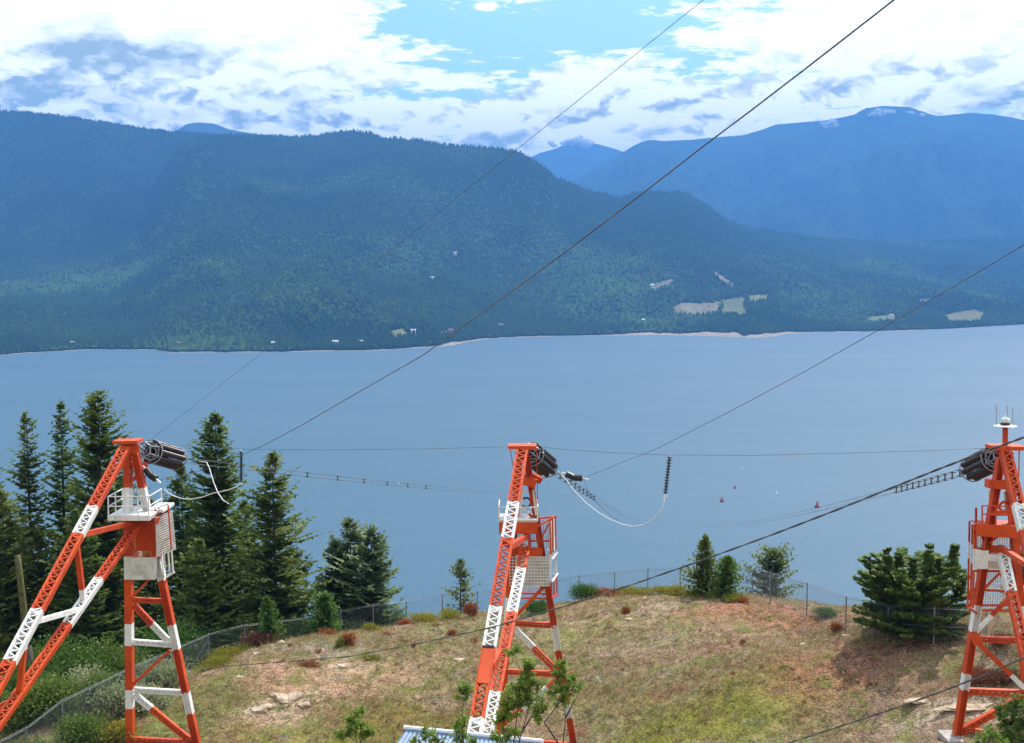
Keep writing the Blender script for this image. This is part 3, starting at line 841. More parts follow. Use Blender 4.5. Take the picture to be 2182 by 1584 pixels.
class Tower:
    def __init__(self, origin, label):
        self.o = empty('pylon', origin, label, 'pylon', 'red and white steel pylons on the knoll')
        self.org = Vector(origin)
    def L(self, p): return Vector(p) - self.org
    def frame_axes(self, a, b, nh=None):
        ax = (b - a).normalized()
        n = Vector(nh) if nh is not None else Vector((0, -1, 0))
        n = (n - ax * n.dot(ax))
        if n.length < 0.2: n = Vector((0, 0, 1)) - ax * ax.z
        n.normalize()
        s = ax.cross(n).normalized()
        return ax, s, n
    def segs(self, a, b, bands, by='py'):
        """bands: 'O' or [('O', py), ('W', py), ('O', None)] -> [(t0,t1,color)]"""
        if isinstance(bands, str): return [(0.0, 1.0, bands)]
        out = []; t = 0.0
        for c, lim in bands:
            t1 = 1.0 if lim is None else max(t, min(1.0, lim if by == 't' else t_of_py(a, b, lim)))
            if t1 > t + 1e-4: out.append((t, t1, c))
            t = t1
        return out
    def solid(self, name, a, b, w, d, bands='O', nh=None, by='py', flange=False):
        """closed or H shaped beam"""
        ax, s, n = self.frame_axes(a, b, nh)
        mb = MB()
        for t0, t1, c in self.segs(a, b, bands, by):
            p, q = self.L(a + (b - a) * t0), self.L(a + (b - a) * t1)
            mi = 0 if c == 'O' else 1
            if flange:
                th = 0.035
                mb.beam(p, q, s, n, w - 2 * th, th, mi)
                for k in (-1, 1): mb.beam(p + s * k * (w - th) / 2, q + s * k * (w - th) / 2, s, n, th, d, mi)
            else:
                mb.beam(p, q, s, n, w, d, mi)
        return mb.build(name, [M['orange'], M['white']], self.o)
    def laced(self, name, a, b, w, d, bands='O', pitch=0.36, single=True, nh=None, by='py', fl=0.10, bw=0.055):
        """two solid webs joined by zigzag lacing on both open faces"""
        ax, s, n = self.frame_axes(a, b, nh)
        mb = MB()
        S = self.segs(a, b, bands, by)
        for t0, t1, c in S:
            p, q = self.L(a + (b - a) * t0), self.L(a + (b - a) * t1)
            mi = 0 if c == 'O' else 1
            for k in (-1, 1):
                mb.beam(p + s * k * w / 2, q + s * k * w / 2, s, n, 0.03, d, mi)
                for e in (-1, 1):
                    mb.beam(p + s * k * (w / 2 - fl / 2 - 0.016) + n * e * (d / 2 - 0.012), q + s * k * (w / 2 - fl / 2 - 0.016) + n * e * (d / 2 - 0.012), s, n, fl, 0.022, mi)
            # tie plates at each change of colour
            if t0 > 0:
                mb.beam(p + ax * 0.02, p + ax * 0.30, s, n, w - 0.04, d - 0.05, mi) if single else None
        ob = mb.build(name, [M['orange'], M['white']], self.o)
        Ln = (b - a).length
        cnt = max(2, int(Ln / pitch * 2))
        back = MB()
        hw = w / 2 - fl * 0.75
        for i in range(cnt):
            t0, t1 = i / cnt, (i + 1) / cnt
            tm = (t0 + t1) / 2
            c = next((c for u0, u1, c in S if u0 <= tm <= u1), S[-1][2])
            k0 = 1 if i % 2 == 0 else -1
            A = self.L(a + (b - a) * t0) + s * k0 * hw
            B = self.L(a + (b - a) * t1) - s * k0 * hw
            f = n * (d / 2 + 0.010)
            if single:
                put_bar(ob, A + f, B + f, s, n, bw, 0.02, CN[c])
            else:
                aa = (B - A).normalized(); back.beam(A + f, B + f, aa.cross(n), n, bw, 0.02, 0 if c == 'O' else 1)
            aa = (B - A).normalized()
            back.beam(A - f, B - f, aa.cross(n), n, bw, 0.02, 0 if c == 'O' else 1)
        bo = back.build('back_lacing' if single else 'lacing', [M['orange'], M['white']], ob)
        tag(bo, kind='stuff')
        return ob
    def tubes(self, name, paths, r, color):
        mb = MB()
        for pts in paths: mb.tube([self.L(p) for p in pts], r, 6)
        return mb.build(name, M[color] if isinstance(color, str) else color, self.o)
    def plates(self, name, items, mats):
        mb = MB()
        for (c, sx, sy, sz, mi) in items: mb.box(self.L(c), sx, sy, sz, mi)
        return mb.build(name, mats, self.o)
    def mesh_panel(self, name, p00, p10, p11, p01, color, step=0.13, th=0.022):
        """expanded metal panel between four corners, real wires"""
        mb = MB()
        P0, P1, P2, P3 = [self.L(p) for p in (p00, p10, p11, p01)]
        nu = max(3, int((P1 - P0).length / step)); nv = max(3, int((P3 - P0).length / step))
        nrm = (P1 - P0).cross(P3 - P0).normalized()
        for i in range(nu + 1):
            t = i / nu; A = P0.lerp(P1, t); B = P3.lerp(P2, t); ax = (B - A).normalized(); mb.beam(A, B, ax.cross(nrm), nrm, th, th)
        for i in range(nv + 1):
            t = i / nv; A = P0.lerp(P3, t); B = P1.lerp(P2, t); ax = (B - A).normalized(); mb.beam(A + nrm * .024, B + nrm * .024, ax.cross(nrm), nrm, th, th)
        return mb.build(name, M[color], self.o)

# lathe string of sheds, shared
def shed_string(length, n, r, r0, seg=10):
    mb = MB(); prof = []
    for i in range(n):
        z0 = length * i / n; st = length / n
        prof += [(r0, z0), (r, z0 + st * 0.30), (r, z0 + st * 0.42), (r0, z0 + st * 0.62)]
    prof.append((r0, length))
    for (rad, z) in prof:
        for k in range(seg):
            a = 2 * math.pi * k / seg; mb.v.append((rad * math.cos(a), rad * math.sin(a), z))
    for i in range(len(prof) - 1):
        for k in range(seg):
            k2 = (k + 1) % seg
            mb.f.append((i * seg + k, i * seg + k2, (i + 1) * seg + k2, (i + 1) * seg + k)); mb.mi.append(0)
    me = bpy.data.meshes.new('insulator_string'); me.from_pydata(mb.v, [], mb.f); me.materials.append(M['insul'])
    me.polygons.foreach_set('use_smooth', [True] * len(me.polygons)); me.update()
    return me
STR = shed_string(3.0, 26, 0.165, 0.10)

SPAN = Vector((0.13, 1.0, -0.20)).normalized()
def cluster(origin, label, tow_link, Lead=1.0, body=3.0, axis=None, R0=0.50):
    """bundle of six tension strings between two steel yokes"""
    o = empty('insulator_cluster', origin, label, 'insulator', 'tension insulator bundles at the pylon tops')
    ax = (axis or SPAN).normalized(); s = ax.cross(Vector((0, 0, 1))).normalized(); u = s.cross(ax)
    rot = Matrix((s, ax.cross(s), ax)).transposed()
    for k in range(9):
        a = k * 2 * math.pi / 9
        c = ax * Lead + (s * math.cos(a) + u * math.sin(a)) * (R0 + .02)
        st = bpy.data.objects.new('insulator_string', STR); scene.collection.objects.link(st)
        st.parent = o
        st.matrix_local = Matrix.Translation(c) @ rot.to_4x4()
    for zz in (Lead - .02, Lead + body * .5, Lead + body + .02):
        mb = MB(); mb.tube([ax * zz + (s * math.cos(a) + u * math.sin(a)) * (R0 + (.18 if zz != Lead + body * .5 else .0)) for a in np.linspace(0, 2 * math.pi, 19)], 0.035, 5)
        mb.build('yoke_ring', M['galv'], o)
    for nm, z0, z1 in (('tower_yoke', 0.0, Lead), ('line_yoke', Lead + body + 0.65, Lead + body)):
        mb = MB()
        ring = []
        for k in range(6):
            a = math.pi / 6 + k * math.pi / 3
            pr = ax * z1 + (s * math.cos(a) + u * math.sin(a)) * (R0 + 0.02)
            ring.append(pr)
            hub = ax * z0 + (s * math.cos(a) + u * math.sin(a)) * (0.42 if nm == 'tower_yoke' else 0.07)
            mb.tube([hub, pr], 0.035, 5)
            mb.tube([pr - ax * 0.1, pr + ax * 0.1], 0.075, 6)
        for k in range(6):
            mb.tube([ring[k], ring[(k + 1) % 6]], 0.03, 5)
            mb.tube([ring[k], ring[(k + 2) % 6]], 0.022, 5)
        if nm == 'tower_yoke':
            q = [ax * 0.05 + (s * math.cos(math.pi / 6 + k * math.pi / 3) + u * math.sin(math.pi / 6 + k * math.pi / 3)) * 0.42 for k in range(6)]
            for k in range(6): mb.tube([q[k], q[(k + 1) % 6]], 0.04, 5)
            mb.tube([Vector(tow_link) - Vector(origin), ax * 0.05], 0.09, 6)
        mb.build(nm, M['galv'], o)
    # outer corona guard bars along the bundle
    g = MB()
    for k in range(6):
        a = k * math.pi / 3
        off = (s * math.cos(a) + u * math.sin(a)) * (R0 * 0.98)
        g.tube([ax * Lead + off, ax * (Lead + body) + off], 0.02, 5)
    g.build('guard_rod', M['galv'], o)
    return Vector(origin) + ax * (Lead + body + 0.65)

# ------------------------------------------------------------------ left pylon
Y1 = 66.0
def A1(px, py, dy=0.0): return P(px, py, Y1 + dy)
T1 = Tower(P(278, 1586, 66.2), 'leftmost red and white pylon before tall firs, laced legs leaning to the left edge')
legb = [('O', 1040), ('W', 1094), ('O', 1184), ('W', 1233), ('O', 1328), ('W', 1374), ('O', 1468), ('W', 1508), ('O', None)]
T1.solid('leg', A1(272, 948, .1), A1(278, 1592, .1), 0.38, 0.5, legb)
T1.solid('leg', A1(284, 948, -.1), A1(421, 1592, -.1), 0.36, 0.46, [('O', 1040), ('W', 1094), ('O', 1192), ('W', 1237), ('O', 1332), ('W', 1384), ('O', 1476), ('W', 1521), ('O', None)], flange=True)
T1.solid('cap_beam', A1(245, 941, -.1), A1(299, 940, -.1), 0.16, 1.1, 'O')
T1.solid('gusset', A1(262, 946, -.25), A1(294, 962, -.25), 0.5, 0.05, 'O')
Ea = P(0, 1450, 51.5); St = P(266, 956, 65.4)
T1.laced('strut', St, St + (Ea - St) * 1.38, 0.54, 0.34, [('O', 1083), ('W', 1141), ('O', 1303), ('W', 1412), ('O', None)], 0.42, nh=(0.15, -0.5, 1))
Eb = P(20, 1508, 53.4); Sb = P(290, 1122, 65.2)
T1.laced('strut', Sb, Sb + (Eb - Sb) * 1.16, 0.46, 0.30, [('O', 1236), ('W', 1332), ('O', None)], 0.38, nh=(0.15, -0.5, 1))
def on(a, b, py): return a + (b - a) * t_of_py(a, b, py)
S1a = St; S1b = St + (Ea - St) * 1.38; S2a = Sb; S2b = Sb + (Eb - Sb) * 1.16
T1.solid('tie_beam', on(S1a, S1b, 1142), A1(292, 1112, -.3), 0.22, 0.25, 'O')
T1.solid('tie_beam', on(S1a, S1b, 1328), on(S2a, S2b, 1300), 0.22, 0.22, 'W')
T1.solid('hanger_post', on(S1a, S1b, 1150), on(S2a, S2b, 1282), 0.24, 0.24, [('O', 1256), ('W', None)])
T1.solid('hanger_post', on(S1a, S1b, 1350), on(S2a, S2b, 1478), 0.24, 0.24, [('W', 1384), ('O', None)])
T1.solid('foot_beam', on(S2a, S2b, 1490), on(S2a, S2b, 1490) + Vector((-3.0, -1.2, -1.5)), 0.3, 0.3, 'O')
T1.laced('cross_beam', A1(283, 1278), A1(346, 1281), 0.24, 0.22, 'O', 0.26, False, bw=0.045, fl=0.045)
T1.laced('diagonal_brace', A1(284, 1288), A1(362, 1370), 0.30, 0.22, [('O', 1330), ('W', None)], 0.30, False, bw=0.05, fl=0.055)
T1.laced('cross_beam', A1(284, 1368), A1(366, 1374), 0.26, 0.24, 'W', 0.28, False, bw=0.045, fl=0.05)
T1.solid('diagonal_brace', A1(362, 1386), A1(284, 1458), 0.15, 0.15, 'O')
T1.solid('diagonal_brace', A1(340, 1212), A1(284, 1270), 0.13, 0.15, [('W', 1232), ('O', None)])
T1.laced('cross_beam', A1(286, 1470), A1(386, 1476), 0.26, 0.24, 'W', 0.28, False, bw=0.045, fl=0.05)
T1.laced('diagonal_brace', A1(286, 1480), A1(412, 1584), 0.30, 0.24, [('W', 1510), ('O', None)], 0.30, False, bw=0.05, fl=0.055)
T1.laced('cross_beam', A1(284, 1576), A1(415, 1583), 0.26, 0.24, 'O', 0.28, False, bw=0.045, fl=0.05)
# head sheave and small lower insulator arm
T1.solid('head_brace', A1(274, 985), A1(296, 1000), 0.18, 0.2, 'O')
T1.solid('head_brace', A1(276, 1030), A1(296, 1008), 0.14, 0.2, 'O')
T1.solid('lower_arm', A1(288, 996, .3), A1(312, 990, .8), 0.30, 0.3, 'O')
T1.tubes('arm_stay', [[A1(298, 1006, .4), A1(316, 997, .9)], [A1(312, 1000, .8), A1(307, 1040, .5)]], 0.035, 'orange')
# service platform
z1 = A1(270, 1090).z
def xw(px, Y): return X(px, Y)
pf = MB(T1.org)
pcx = (X(226, 64.8) + X(322, 65.5)) / 2
T1.plates('platform_floor', [(Vector((pcx, 65.7, z1)), X(322, 65.5) - X(226, 65), 2.6, 0.10, 0), (Vector((pcx, 64.42, z1 - .06)), X(322, 65.5) - X(226, 65), 0.06, 0.28, 0),
          (Vector((X(320, 65.5), 65.7, z1 - .06)), 0.06, 2.5, 0.28, 0), (Vector((X(330, 66.5), 66.9, z1 + .05)), 0.9, 2.2, 0.14, 0)], [M['white']])
rails = []
xa, xb = X(226, 65) + .05, X(322, 65.5) - .05
for zz in (0.55, 1.08):
    rails += [[Vector((xa, 64.5, z1 + zz)), Vector((xb, 64.5, z1 + zz))], [Vector((xa, 64.5, z1 + zz)), Vector((xa, 66.9, z1 + zz))], [Vector((xb, 64.5, z1 + zz)), Vector((xb, 66.9, z1 + zz))]]
T1.tubes('hand_rail', rails, 0.035, 'white')
for (x_, y_) in ((xa, 64.5), (xa, 65.7), (xa, 66.9), ((xa + xb) / 2 + .5, 64.5), (xb, 64.5), (xb, 66.9)):
    T1.tubes('rail_post', [[Vector((x_, y_, z1)), Vector((x_, y_, z1 + 1.1))]], 0.038, 'white')
# counterweight housing
def housing(T, x0, x1, y0, y1, ztop, zmid, zbot, name='counterweight'):
    cx_, cy_ = (x0 + x1) / 2, (y0 + y1) / 2
    T.plates('housing_panel', [(Vector((cx_, y0, (zmid + zbot) / 2)), x1 - x0, 0.05, zmid - zbot, 0), (Vector((x0, cy_, (zmid + zbot) / 2)), 0.05, y1 - y0 - .1, zmid - zbot, 0),
             (Vector((x1, cy_, (zmid + zbot) / 2)), 0.05, y1 - y0 - .1, zmid - zbot, 0)], [M['panel']])
x0, x1 = X(267, 65.2), X(318, 65.2)
zt, zm, zb_ = A1(0, 1098).z, A1(0, 1180).z, A1(0, 1228).z
housing(T1, x0, x1, 65.2, 67.2, zt, zm, zb_)
T1.mesh_panel('guard_mesh', Vector((x0, 65.2, zm)), Vector((x1 + .1, 65.2, zm)), Vector((x1 + .1, 65.2, zt)), Vector((x0, 65.2, zt)), 'orange', 0.11, 0.03)
T1.mesh_panel('guard_mesh', Vector((x1 + .1, 65.2, zm)), Vector((x1 + .6, 67.2, zm)), Vector((x1 + .45, 67.2, zt)), Vector((x1 + .1, 65.2, zt)), 'panel', 0.12, 0.03)
T1.plates('counterweight', [(Vector(((x0 + x1) / 2, 66.2, zt - 1.1)), 0.9, 1.2, 1.6, 0)], [M['orange']])
T1.plates('top_box', [(Vector(((x0 + x1) / 2 + .1, 66.0, z1 - .38)), 1.5, 1.5, 0.3, 0)], [M['orange']])
T1.solid('front_column', A1(270, 1040, -.7), A1(272, 1098, -.7), 0.3, 0.12, [('W', None)])
for (a, b, bands) in ((A1(343, 1086, .3), A1(352, 1228, .3), [('O', 1180), ('W', None)]), (A1(352, 1080, 1.2), A1(361, 1218, 1.2), [('O', 1175), ('W', None)]), (A1(358, 1076, -.4), A1(369, 1220, -.4), [('O', 1172), ('W', None)]),
                      (A1(331, 1084, -.3), A1(350, 1232, -.3), [('O', 1185), ('W', None)])):
    T1.solid('ladder_post', a, b, 0.07, 0.07, bands)
T1.solid('ladder_rail', A1(336, 1083, .3), A1(358, 1074, -.3), 0.08, 0.08, 'W')
T1.solid('ladder_rail', A1(352, 1232, .3), A1(371, 1220, -.3), 0.10, 0.10, 'W')
T1.solid('ladder_rail', A1(340, 1156, .3), A1(364, 1146, -.3), 0.05, 0.05, 'O')
T1.solid('ladder_rail', A1(355, 1225, .6), A1(371, 1220, -.3), 0.06, 0.06, 'W')
for py in (1120, 1150):
    T1.solid('housing_brace', A1(306, py, -.6), A1(338, py - 22, .2), 0.08, 0.08, 'O')

# ------------------------------------------------------------------ middle pylon
Y2 = 66.0
def A2(px, py, dy=0.0): return P(px, py, Y2 + dy)
T2 = Tower(P(1066, 1600, 66.0), 'middle red and white pylon behind leafy saplings, laced legs reaching down towards the blue roof')
T2.solid('leg', A2(1106, 965, .3), A2(1063, 1602, .3), 0.42, 0.5, [('O', 1272), ('W', 1320), ('O', None)])
T2.solid('leg', A2(1120, 965, -.1), A2(1225, 1604, -.1), 0.36, 0.45, [('O', 1333), ('W', 1386), ('O', 1500), ('W', 1530), ('O', None)], flange=True)
T2.solid('cap_beam', A2(1083, 951, -.1), A2(1143, 951, -.1), 0.17, 1.2, 'O')
T2.solid('gusset', A2(1104, 956, -.25), A2(1124, 972, -.25), 0.6, 0.05, 'O')
M1a = P(1113, 960, 65.4); m1e = P(1012, 1560, 51); M1b = M1a + (m1e - M1a) * 1.13
T2.laced('strut', M1a, M1b, 0.60, 0.36, [('O', 1074), ('W', 1150), ('O', 1296), ('W', 1382), ('O', 1534), ('W', None)], 0.42, nh=(0.05, -0.5, 1))
t_a, t_b = t_of_py(M1a, M1b, 1384), t_of_py(M1a, M1b, 1440)
T2.solid('splice_plate', M1a + (M1b - M1a) * t_a + Vector((0, -.12, .17)), M1a + (M1b - M1a) * t_of_py(M1a, M1b, 1462) + Vector((0, -.12, .17)), 0.5, 0.03, 'O', nh=(0.05, -0.5, 1))
sp = MB(T2.org); q = M1a + (M1b - M1a) * t_a; ax_ = (M1b - M1a).normalized()
T2.tubes('collar', [[q - Vector((.25, .1, -.1)), q + Vector((.25, -.1, .1))]], 0.13, 'black')
M2a = P(1120, 1165, 65.2); m2e = P(1038, 1560, 53); M2b = M2a + (m2e - M2a) * 1.12
T2.laced('strut', M2a, M2b, 0.52, 0.32, [('O', 1214), ('W', 1308), ('O', 1478), ('W', None)], 0.40, nh=(0.05, -0.5, 1))
T2.solid('elbow_tie', on(M1a, M1b, 1420) + Vector((.25, 0, 0)), A2(1092, 1335, -.5), 0.26, 0.26, 'O')
T2.solid('elbow_tie', on(M1a, M1b, 1165) + Vector((.2, 0, 0)), A2(1124, 1142, -.3), 0.26, 0.26, 'O')
T2.laced('cross_beam', A2(1097, 1328), A2(1180, 1333), 0.26, 0.24, 'O', 0.28, False, bw=0.045, fl=0.05)
T2.laced('diagonal_brace', A2(1095, 1338), A2(1196, 1440), 0.28, 0.24, [('W', 1380), ('O', None)], 0.30, False, bw=0.045, fl=0.05)
T2.laced('cross_beam', A2(1078, 1431), A2(1196, 1437), 0.26, 0.24, 'O', 0.28, False, bw=0.045, fl=0.05)
T2.laced('diagonal_brace', A2(1198, 1440), A2(1070, 1545), 0.26, 0.24, [('O', 1466), ('W', 1510), ('O', None)], 0.28, False, bw=0.045, fl=0.05)
T2.laced('cross_beam', A2(1068, 1578), A2(1220, 1588), 0.26, 0.24, 'O', 0.28, False, bw=0.045, fl=0.05)
T2.solid('diagonal_brace', A2(1165, 1244), A2(1094, 1318), 0.16, 0.16, 'O')
T2.solid('diagonal_brace', A2(1150, 1252, -.2), A2(1170, 1244, -.2), 0.16, 0.16, 'O')
T2.solid('head_brace', A2(1100, 1018, -.2), A2(1142, 1030, -.2), 0.5, 0.6, 'O')
T2.solid('head_brace', A2(1128, 1012, -.2), A2(1149, 1022, .3), 0.34, 0.5, 'O')
T2.tubes('stay_rod', [[A2(1087, 956, -.2), A2(1096, 1010, -.2)], [A2(1143, 955, .2), A2(1146, 1075, .2)]], 0.025, 'orange')
T2.solid('head_column', A2(1114, 1042, .2), A2(1108, 1098, .2), 0.14, 0.2, 'W')
T2.solid('head_column', A2(1137, 1042, -.1), A2(1143, 1098, -.1), 0.16, 0.2, 'W')
T2.solid('head_column', A2(1117, 1046, .0), A2(1131, 1046, .0), 0.10, 0.2, 'W')
T2.solid('head_brace', A2(1114, 1082, .1), A2(1136, 1104, .1), 0.14, 0.14, [('W', .6), ('O', None)], by='t')
wheel = MB(T2.org)
def wheel_pts(c, r): return [c + Vector((math.cos(a) * r, 0, math.sin(a) * r)) for a in np.linspace(0, 2 * math.pi, 17)]
T2.tubes('sheave', [wheel_pts(A2(1121, 1071, .2), 0.26)], 0.06, 'insul')
zp = A2(0, 1104).z
xa, xb = X(1063, 65), X(1146, 65.4)
T2.plates('platform_floor', [(Vector(((xa + xb) / 2, 66.0, zp)), xb - xa, 2.0, 0.08, 0)], [M['white']])
T2.plates('deep_girder', [(Vector(((xa + xb) / 2, 64.95, zp - .36)), xb - xa, 0.08, 0.60, 0), (Vector((xa + .1, 66.0, zp - .36)), 0.08, 2.0, 0.6, 0), (Vector(((xa + xb) / 2, 67.05, zp - .36)), xb - xa, 0.08, 0.5, 0)], [M['orange']])
rails = []
for zz in (0.08, 0.78):
    rails += [[Vector((xa, 64.95, zp + zz)), Vector((xb, 64.95, zp + zz))], [Vector((xa, 64.95, zp + zz)), Vector((xa, 67, zp + zz + .02))], [Vector((xb, 64.95, zp + zz)), Vector((xb, 67, zp + zz + .02))]]
T2.tubes('hand_rail', rails, 0.035, 'white')
for (x_, y_) in ((xa, 64.95), (xa, 66), (xa, 67), (xb, 64.95), (xb, 66), (xb, 67)):
    T2.tubes('rail_post', [[Vector((x_, y_, zp)), Vector((x_, y_, zp + 0.84))]], 0.04, 'white')
# cage
zt, zm, zl, zb_ = A2(0, 1112).z, A2(0, 1182).z, A2(0, 1243).z, A2(0, 1275).z
xl, xr = X(1090, 65.4), X(1172, 65.4); xo = X(1184, 67.6)
cor = lambda x_, y_, z_: Vector((x_, y_, z_))
T2.mesh_panel('guard_mesh', cor(xl, 67.2, zm), cor(xr, 67.2, zm), cor(xr, 67.2, zt), cor(xl, 67.2, zt), 'panel', 0.13, 0.03)
T2.mesh_panel('guard_mesh', cor(xr, 65.4, zm), cor(xo, 67.6, zm), cor(xo, 67.6, zt), cor(xr, 65.4, zt), 'panel', 0.13, 0.03)
T2.mesh_panel('guard_mesh', cor(xl, 67.2, zb_), cor(xr, 67.2, zb_), cor(xr, 67.2, zl), cor(xl, 67.2, zl), 'panel', 0.13, 0.03)
T2.plates('housing_panel', [(Vector(((xl + xr) / 2 + .1, 65.5, (zm + zl) / 2)), xr - xl - .2, 0.05, zm - zl, 0), (Vector((xr - .02, 66.5, (zm + zl) / 2)), 0.05, 1.9, zm - zl, 0)], [M['panel']])
T2.mesh_panel('guard_mesh', cor(xl - .1, 65.40, zl), cor(xr, 65.40, zl), cor(xr, 65.40, zm), cor(xl - .1, 65.40, zm), 'white', 0.16, 0.03)
for (a, b, bands) in ((A2(1172, 1106, -.6), A2(1176, 1275, -.6), [('O', 1182), ('W', 1240), ('O', None)]), (A2(1183, 1100, .6), A2(1187, 1268, .6), [('O', 1172), ('W', 1222), ('O', None)]),
                      (A2(1177, 1104, .2), A2(1181, 1272, .2), [('O', 1176), ('W', 1225), ('O', None)]), (A2(1100, 1125, 1.2), A2(1100, 1180, 1.2), 'O'), (A2(1128, 1128, .9), A2(1130, 1165, .9), 'O')):
    T2.solid('cage_post', a, b, 0.08, 0.08, bands)
for (a, b, c) in ((A2(1145, 1122, -.6), A2(1183, 1101, .6), 'O'), (A2(1146, 1105, .4), A2(1186, 1101, 1), 'O'), (A2(1130, 1153, .9), A2(1172, 1153, .2), 'O'), (A2(1096, 1264), A2(1176, 1266), 'O'), (A2(1096, 1274), A2(1178, 1276), 'O'),
                  (A2(1154, 1145, -.2), A2(1170, 1116, .2), 'O'), (A2(1176, 1240, -.5), A2(1188, 1222, .6), 'W'), (A2(1176, 1276, -.5), A2(1188, 1266, .6), 'O'), (A2(1176, 1192, -.5), A2(1187, 1178, .6), 'W')):
    T2.solid('cage_rail', a, b, 0.09, 0.09, c)
T2.solid('lower_girder', A2(1092, 1173, -.4), A2(1156, 1177, -.4), 0.48, 0.14, 'O')
T2.solid('lower_girder', A2(1126, 1120, -.2), A2(1128, 1170, -.2), 0.12, 0.14, 'O')
T2.solid('counterweight', A2(1134, 1180), A2(1134, 1184), 0.9, 0.9, 'W')

# ------------------------------------------------------------------ right pylon
Y3 = 60.0
def A3(px, py, dy=0.0): return P(px, py, Y3 + dy)
T3 = Tower(P(2042, 1568, 60), 'rightmost red and white pylon, cut by the picture edge, white beacon and aerials on top')
T3.solid('leg', A3(2132, 975, -.1), A3(2039, 1566, -.1), 0.34, 0.44, [('O', 1290), ('W', 1346), ('O', 1436), ('W', 1470), ('O', None)], flange=True)
T3.solid('leg', A3(2148, 975, .1), A3(2197, 1590, .1), 0.34, 0.44, [('O', 1290), ('W', 1346), ('O', None)])
T3.solid('cap_beam', A3(2109, 953, -.1), A3(2178, 953, -.1), 0.19, 1.2, 'O')
T3.solid('gusset', A3(2132, 958, -.25), A3(2152, 976, -.25), 0.6, 0.05, 'O')
R1a = P(2142, 962, 59.4); r1e = P(2183, 1132, 56.6); R1b = R1a + (r1e - R1a) * 4.6
T3.laced('strut', R1a, R1b, 0.52, 0.34, [('O', 1076), ('W', 1132), ('O', None)], 0.42, nh=(0, -0.5, 1))
R2a = P(2137, 1182, 59.2); r2e = P(2182, 1382, 55.8); R2b = R2a + (r2e - R2a) * 2.4
T3.laced('strut', R2a, R2b, 0.46, 0.30, [('W', 1262), ('O', None)], 0.40, nh=(0, -0.5, 1))
T3.laced('cross_beam', A3(2086, 1362), A3(2180, 1365), 0.26, 0.24, 'O', 0.28, False, bw=0.045, fl=0.05)
T3.solid('diagonal_brace', A3(2086, 1372), A3(2182, 1466), 0.24, 0.22, [('O', 1438), ('W', None)])
T3.laced('cross_beam', A3(2060, 1473), A3(2186, 1478), 0.30, 0.28, 'O', 0.30, False, bw=0.05, fl=0.055)
T3.laced('diagonal_brace', A3(2052, 1556), A3(2186, 1482), 0.30, 0.28, 'O', 0.30, False, bw=0.05, fl=0.055)
T3.laced('cross_beam', A3(2050, 1558), A3(2194, 1570), 0.28, 0.26, 'O', 0.30, False, bw=0.05, fl=0.055)
T3.solid('diagonal_brace', A3(2078, 1348), A3(2168, 1256), 0.18, 0.18, [('W', 1312), ('O', None)])
T3.solid('splice_plate', A3(2072, 1352, -.4), A3(2086, 1372, -.4), 0.5, 0.06, 'O')
T3.solid('head_brace', A3(2103, 1030, -.2), A3(2150, 1034, -.2), 0.42, 0.6, 'O')
T3.tubes('stay_rod', [[A3(2172, 957, -.2), A3(2170, 1040, -.2)]], 0.03, 'orange')
T3.solid('head_column', A3(2117, 1046, .1), A3(2115, 1084, .1), 0.5, 0.12, 'W')
T3.solid('head_column', A3(2147, 1046, .3), A3(2150, 1090, .3), 0.4, 0.12, 'W')
T3.tubes('sheave', [wheel_pts(A3(2140, 1080, .1), 0.24)], 0.07, 'orange')
zp = A3(0, 1113).z
xa, xb = X(2082, 59), X(2190, 59.4)
T3.solid('deep_girder', A3(2081, 1130, -1.0), A3(2172, 1134, -1.0), 0.60, 0.08, 'O')
T3.solid('deep_girder', A3(2084, 1124, 1.1), A3(2170, 1128, 1.1), 0.50, 0.08, 'O')
T3.solid('deep_girder', A3(2083, 1130, -.95), A3(2085, 1124, 1.05), 0.08, 0.5, 'O')
T3.plates('bearing_box', [(A3(2134, 1093, -.2), 1.2, 0.3, 0.26, 0)], [M['orange']])
T3.plates('platform_floor', [(A3(2127, 1118, 0), 2.0, 1.9, 0.05, 0)], [M['orange']])
T3.tubes('hand_rail', [[A3(2093, 1096, -1), A3(2166, 1098, -1)], [A3(2093, 1078, -1), A3(2166, 1080, -1)]], 0.032, 'orange')
for px_ in (2093, 2122, 2152):
    T3.tubes('rail_post', [[A3(px_, 1118, -1), A3(px_, 1077, -1)]], 0.04, 'orange')
T3.solid('cage_post', A3(2080, 1082, .6), A3(2079, 1170, .6), 0.09, 0.09, 'O')
for (px_, a, b, bands, dy) in ((2066, 1110, 1290, [('O', 1155), ('W', 1190), ('O', None)], .8), (2072, 1118, 1292, [('O', 1160), ('W', 1200), ('O', None)], .1), (2077, 1118, 1296, [('O', 1170), ('W', 1215), ('O', None)], -.6)):
    T3.solid('cage_post', A3(px_, a, dy), A3(px_ - 4, b, dy), 0.08, 0.08, bands)
for (a, b) in ((A3(2076, 1120), A3(2092, 1118)), (A3(2080, 1168), A3(2104, 1170)), (A3(2084, 1122), A3(2102, 1166)), (A3(2070, 1216), A3(2172, 1218)), (A3(2072, 1256), A3(2172, 1262)), (A3(2060, 1290), A3(2176, 1290)), (A3(2064, 1300), A3(2176, 1302)),
               (A3(2096, 1256, -.2), A3(2130, 1222, -.2)), (A3(2060, 1290, .8), A3(2082, 1308, -.6)), (A3(2108, 1158, -.3), A3(2135, 1135, -.3)), (A3(2130, 1222, .3), A3(2160, 1258, .3))):
    T3.solid('cage_rail', a, b, 0.10, 0.10, 'O')
T3.solid('tie_beam', A3(2130, 1166, -.5), on(R1a, R1b, 1212), 0.26, 0.24, 'O')
T3.solid('lower_girder', A3(2104, 1168, .2), A3(2140, 1172, .2), 0.36, 0.2, 'O')
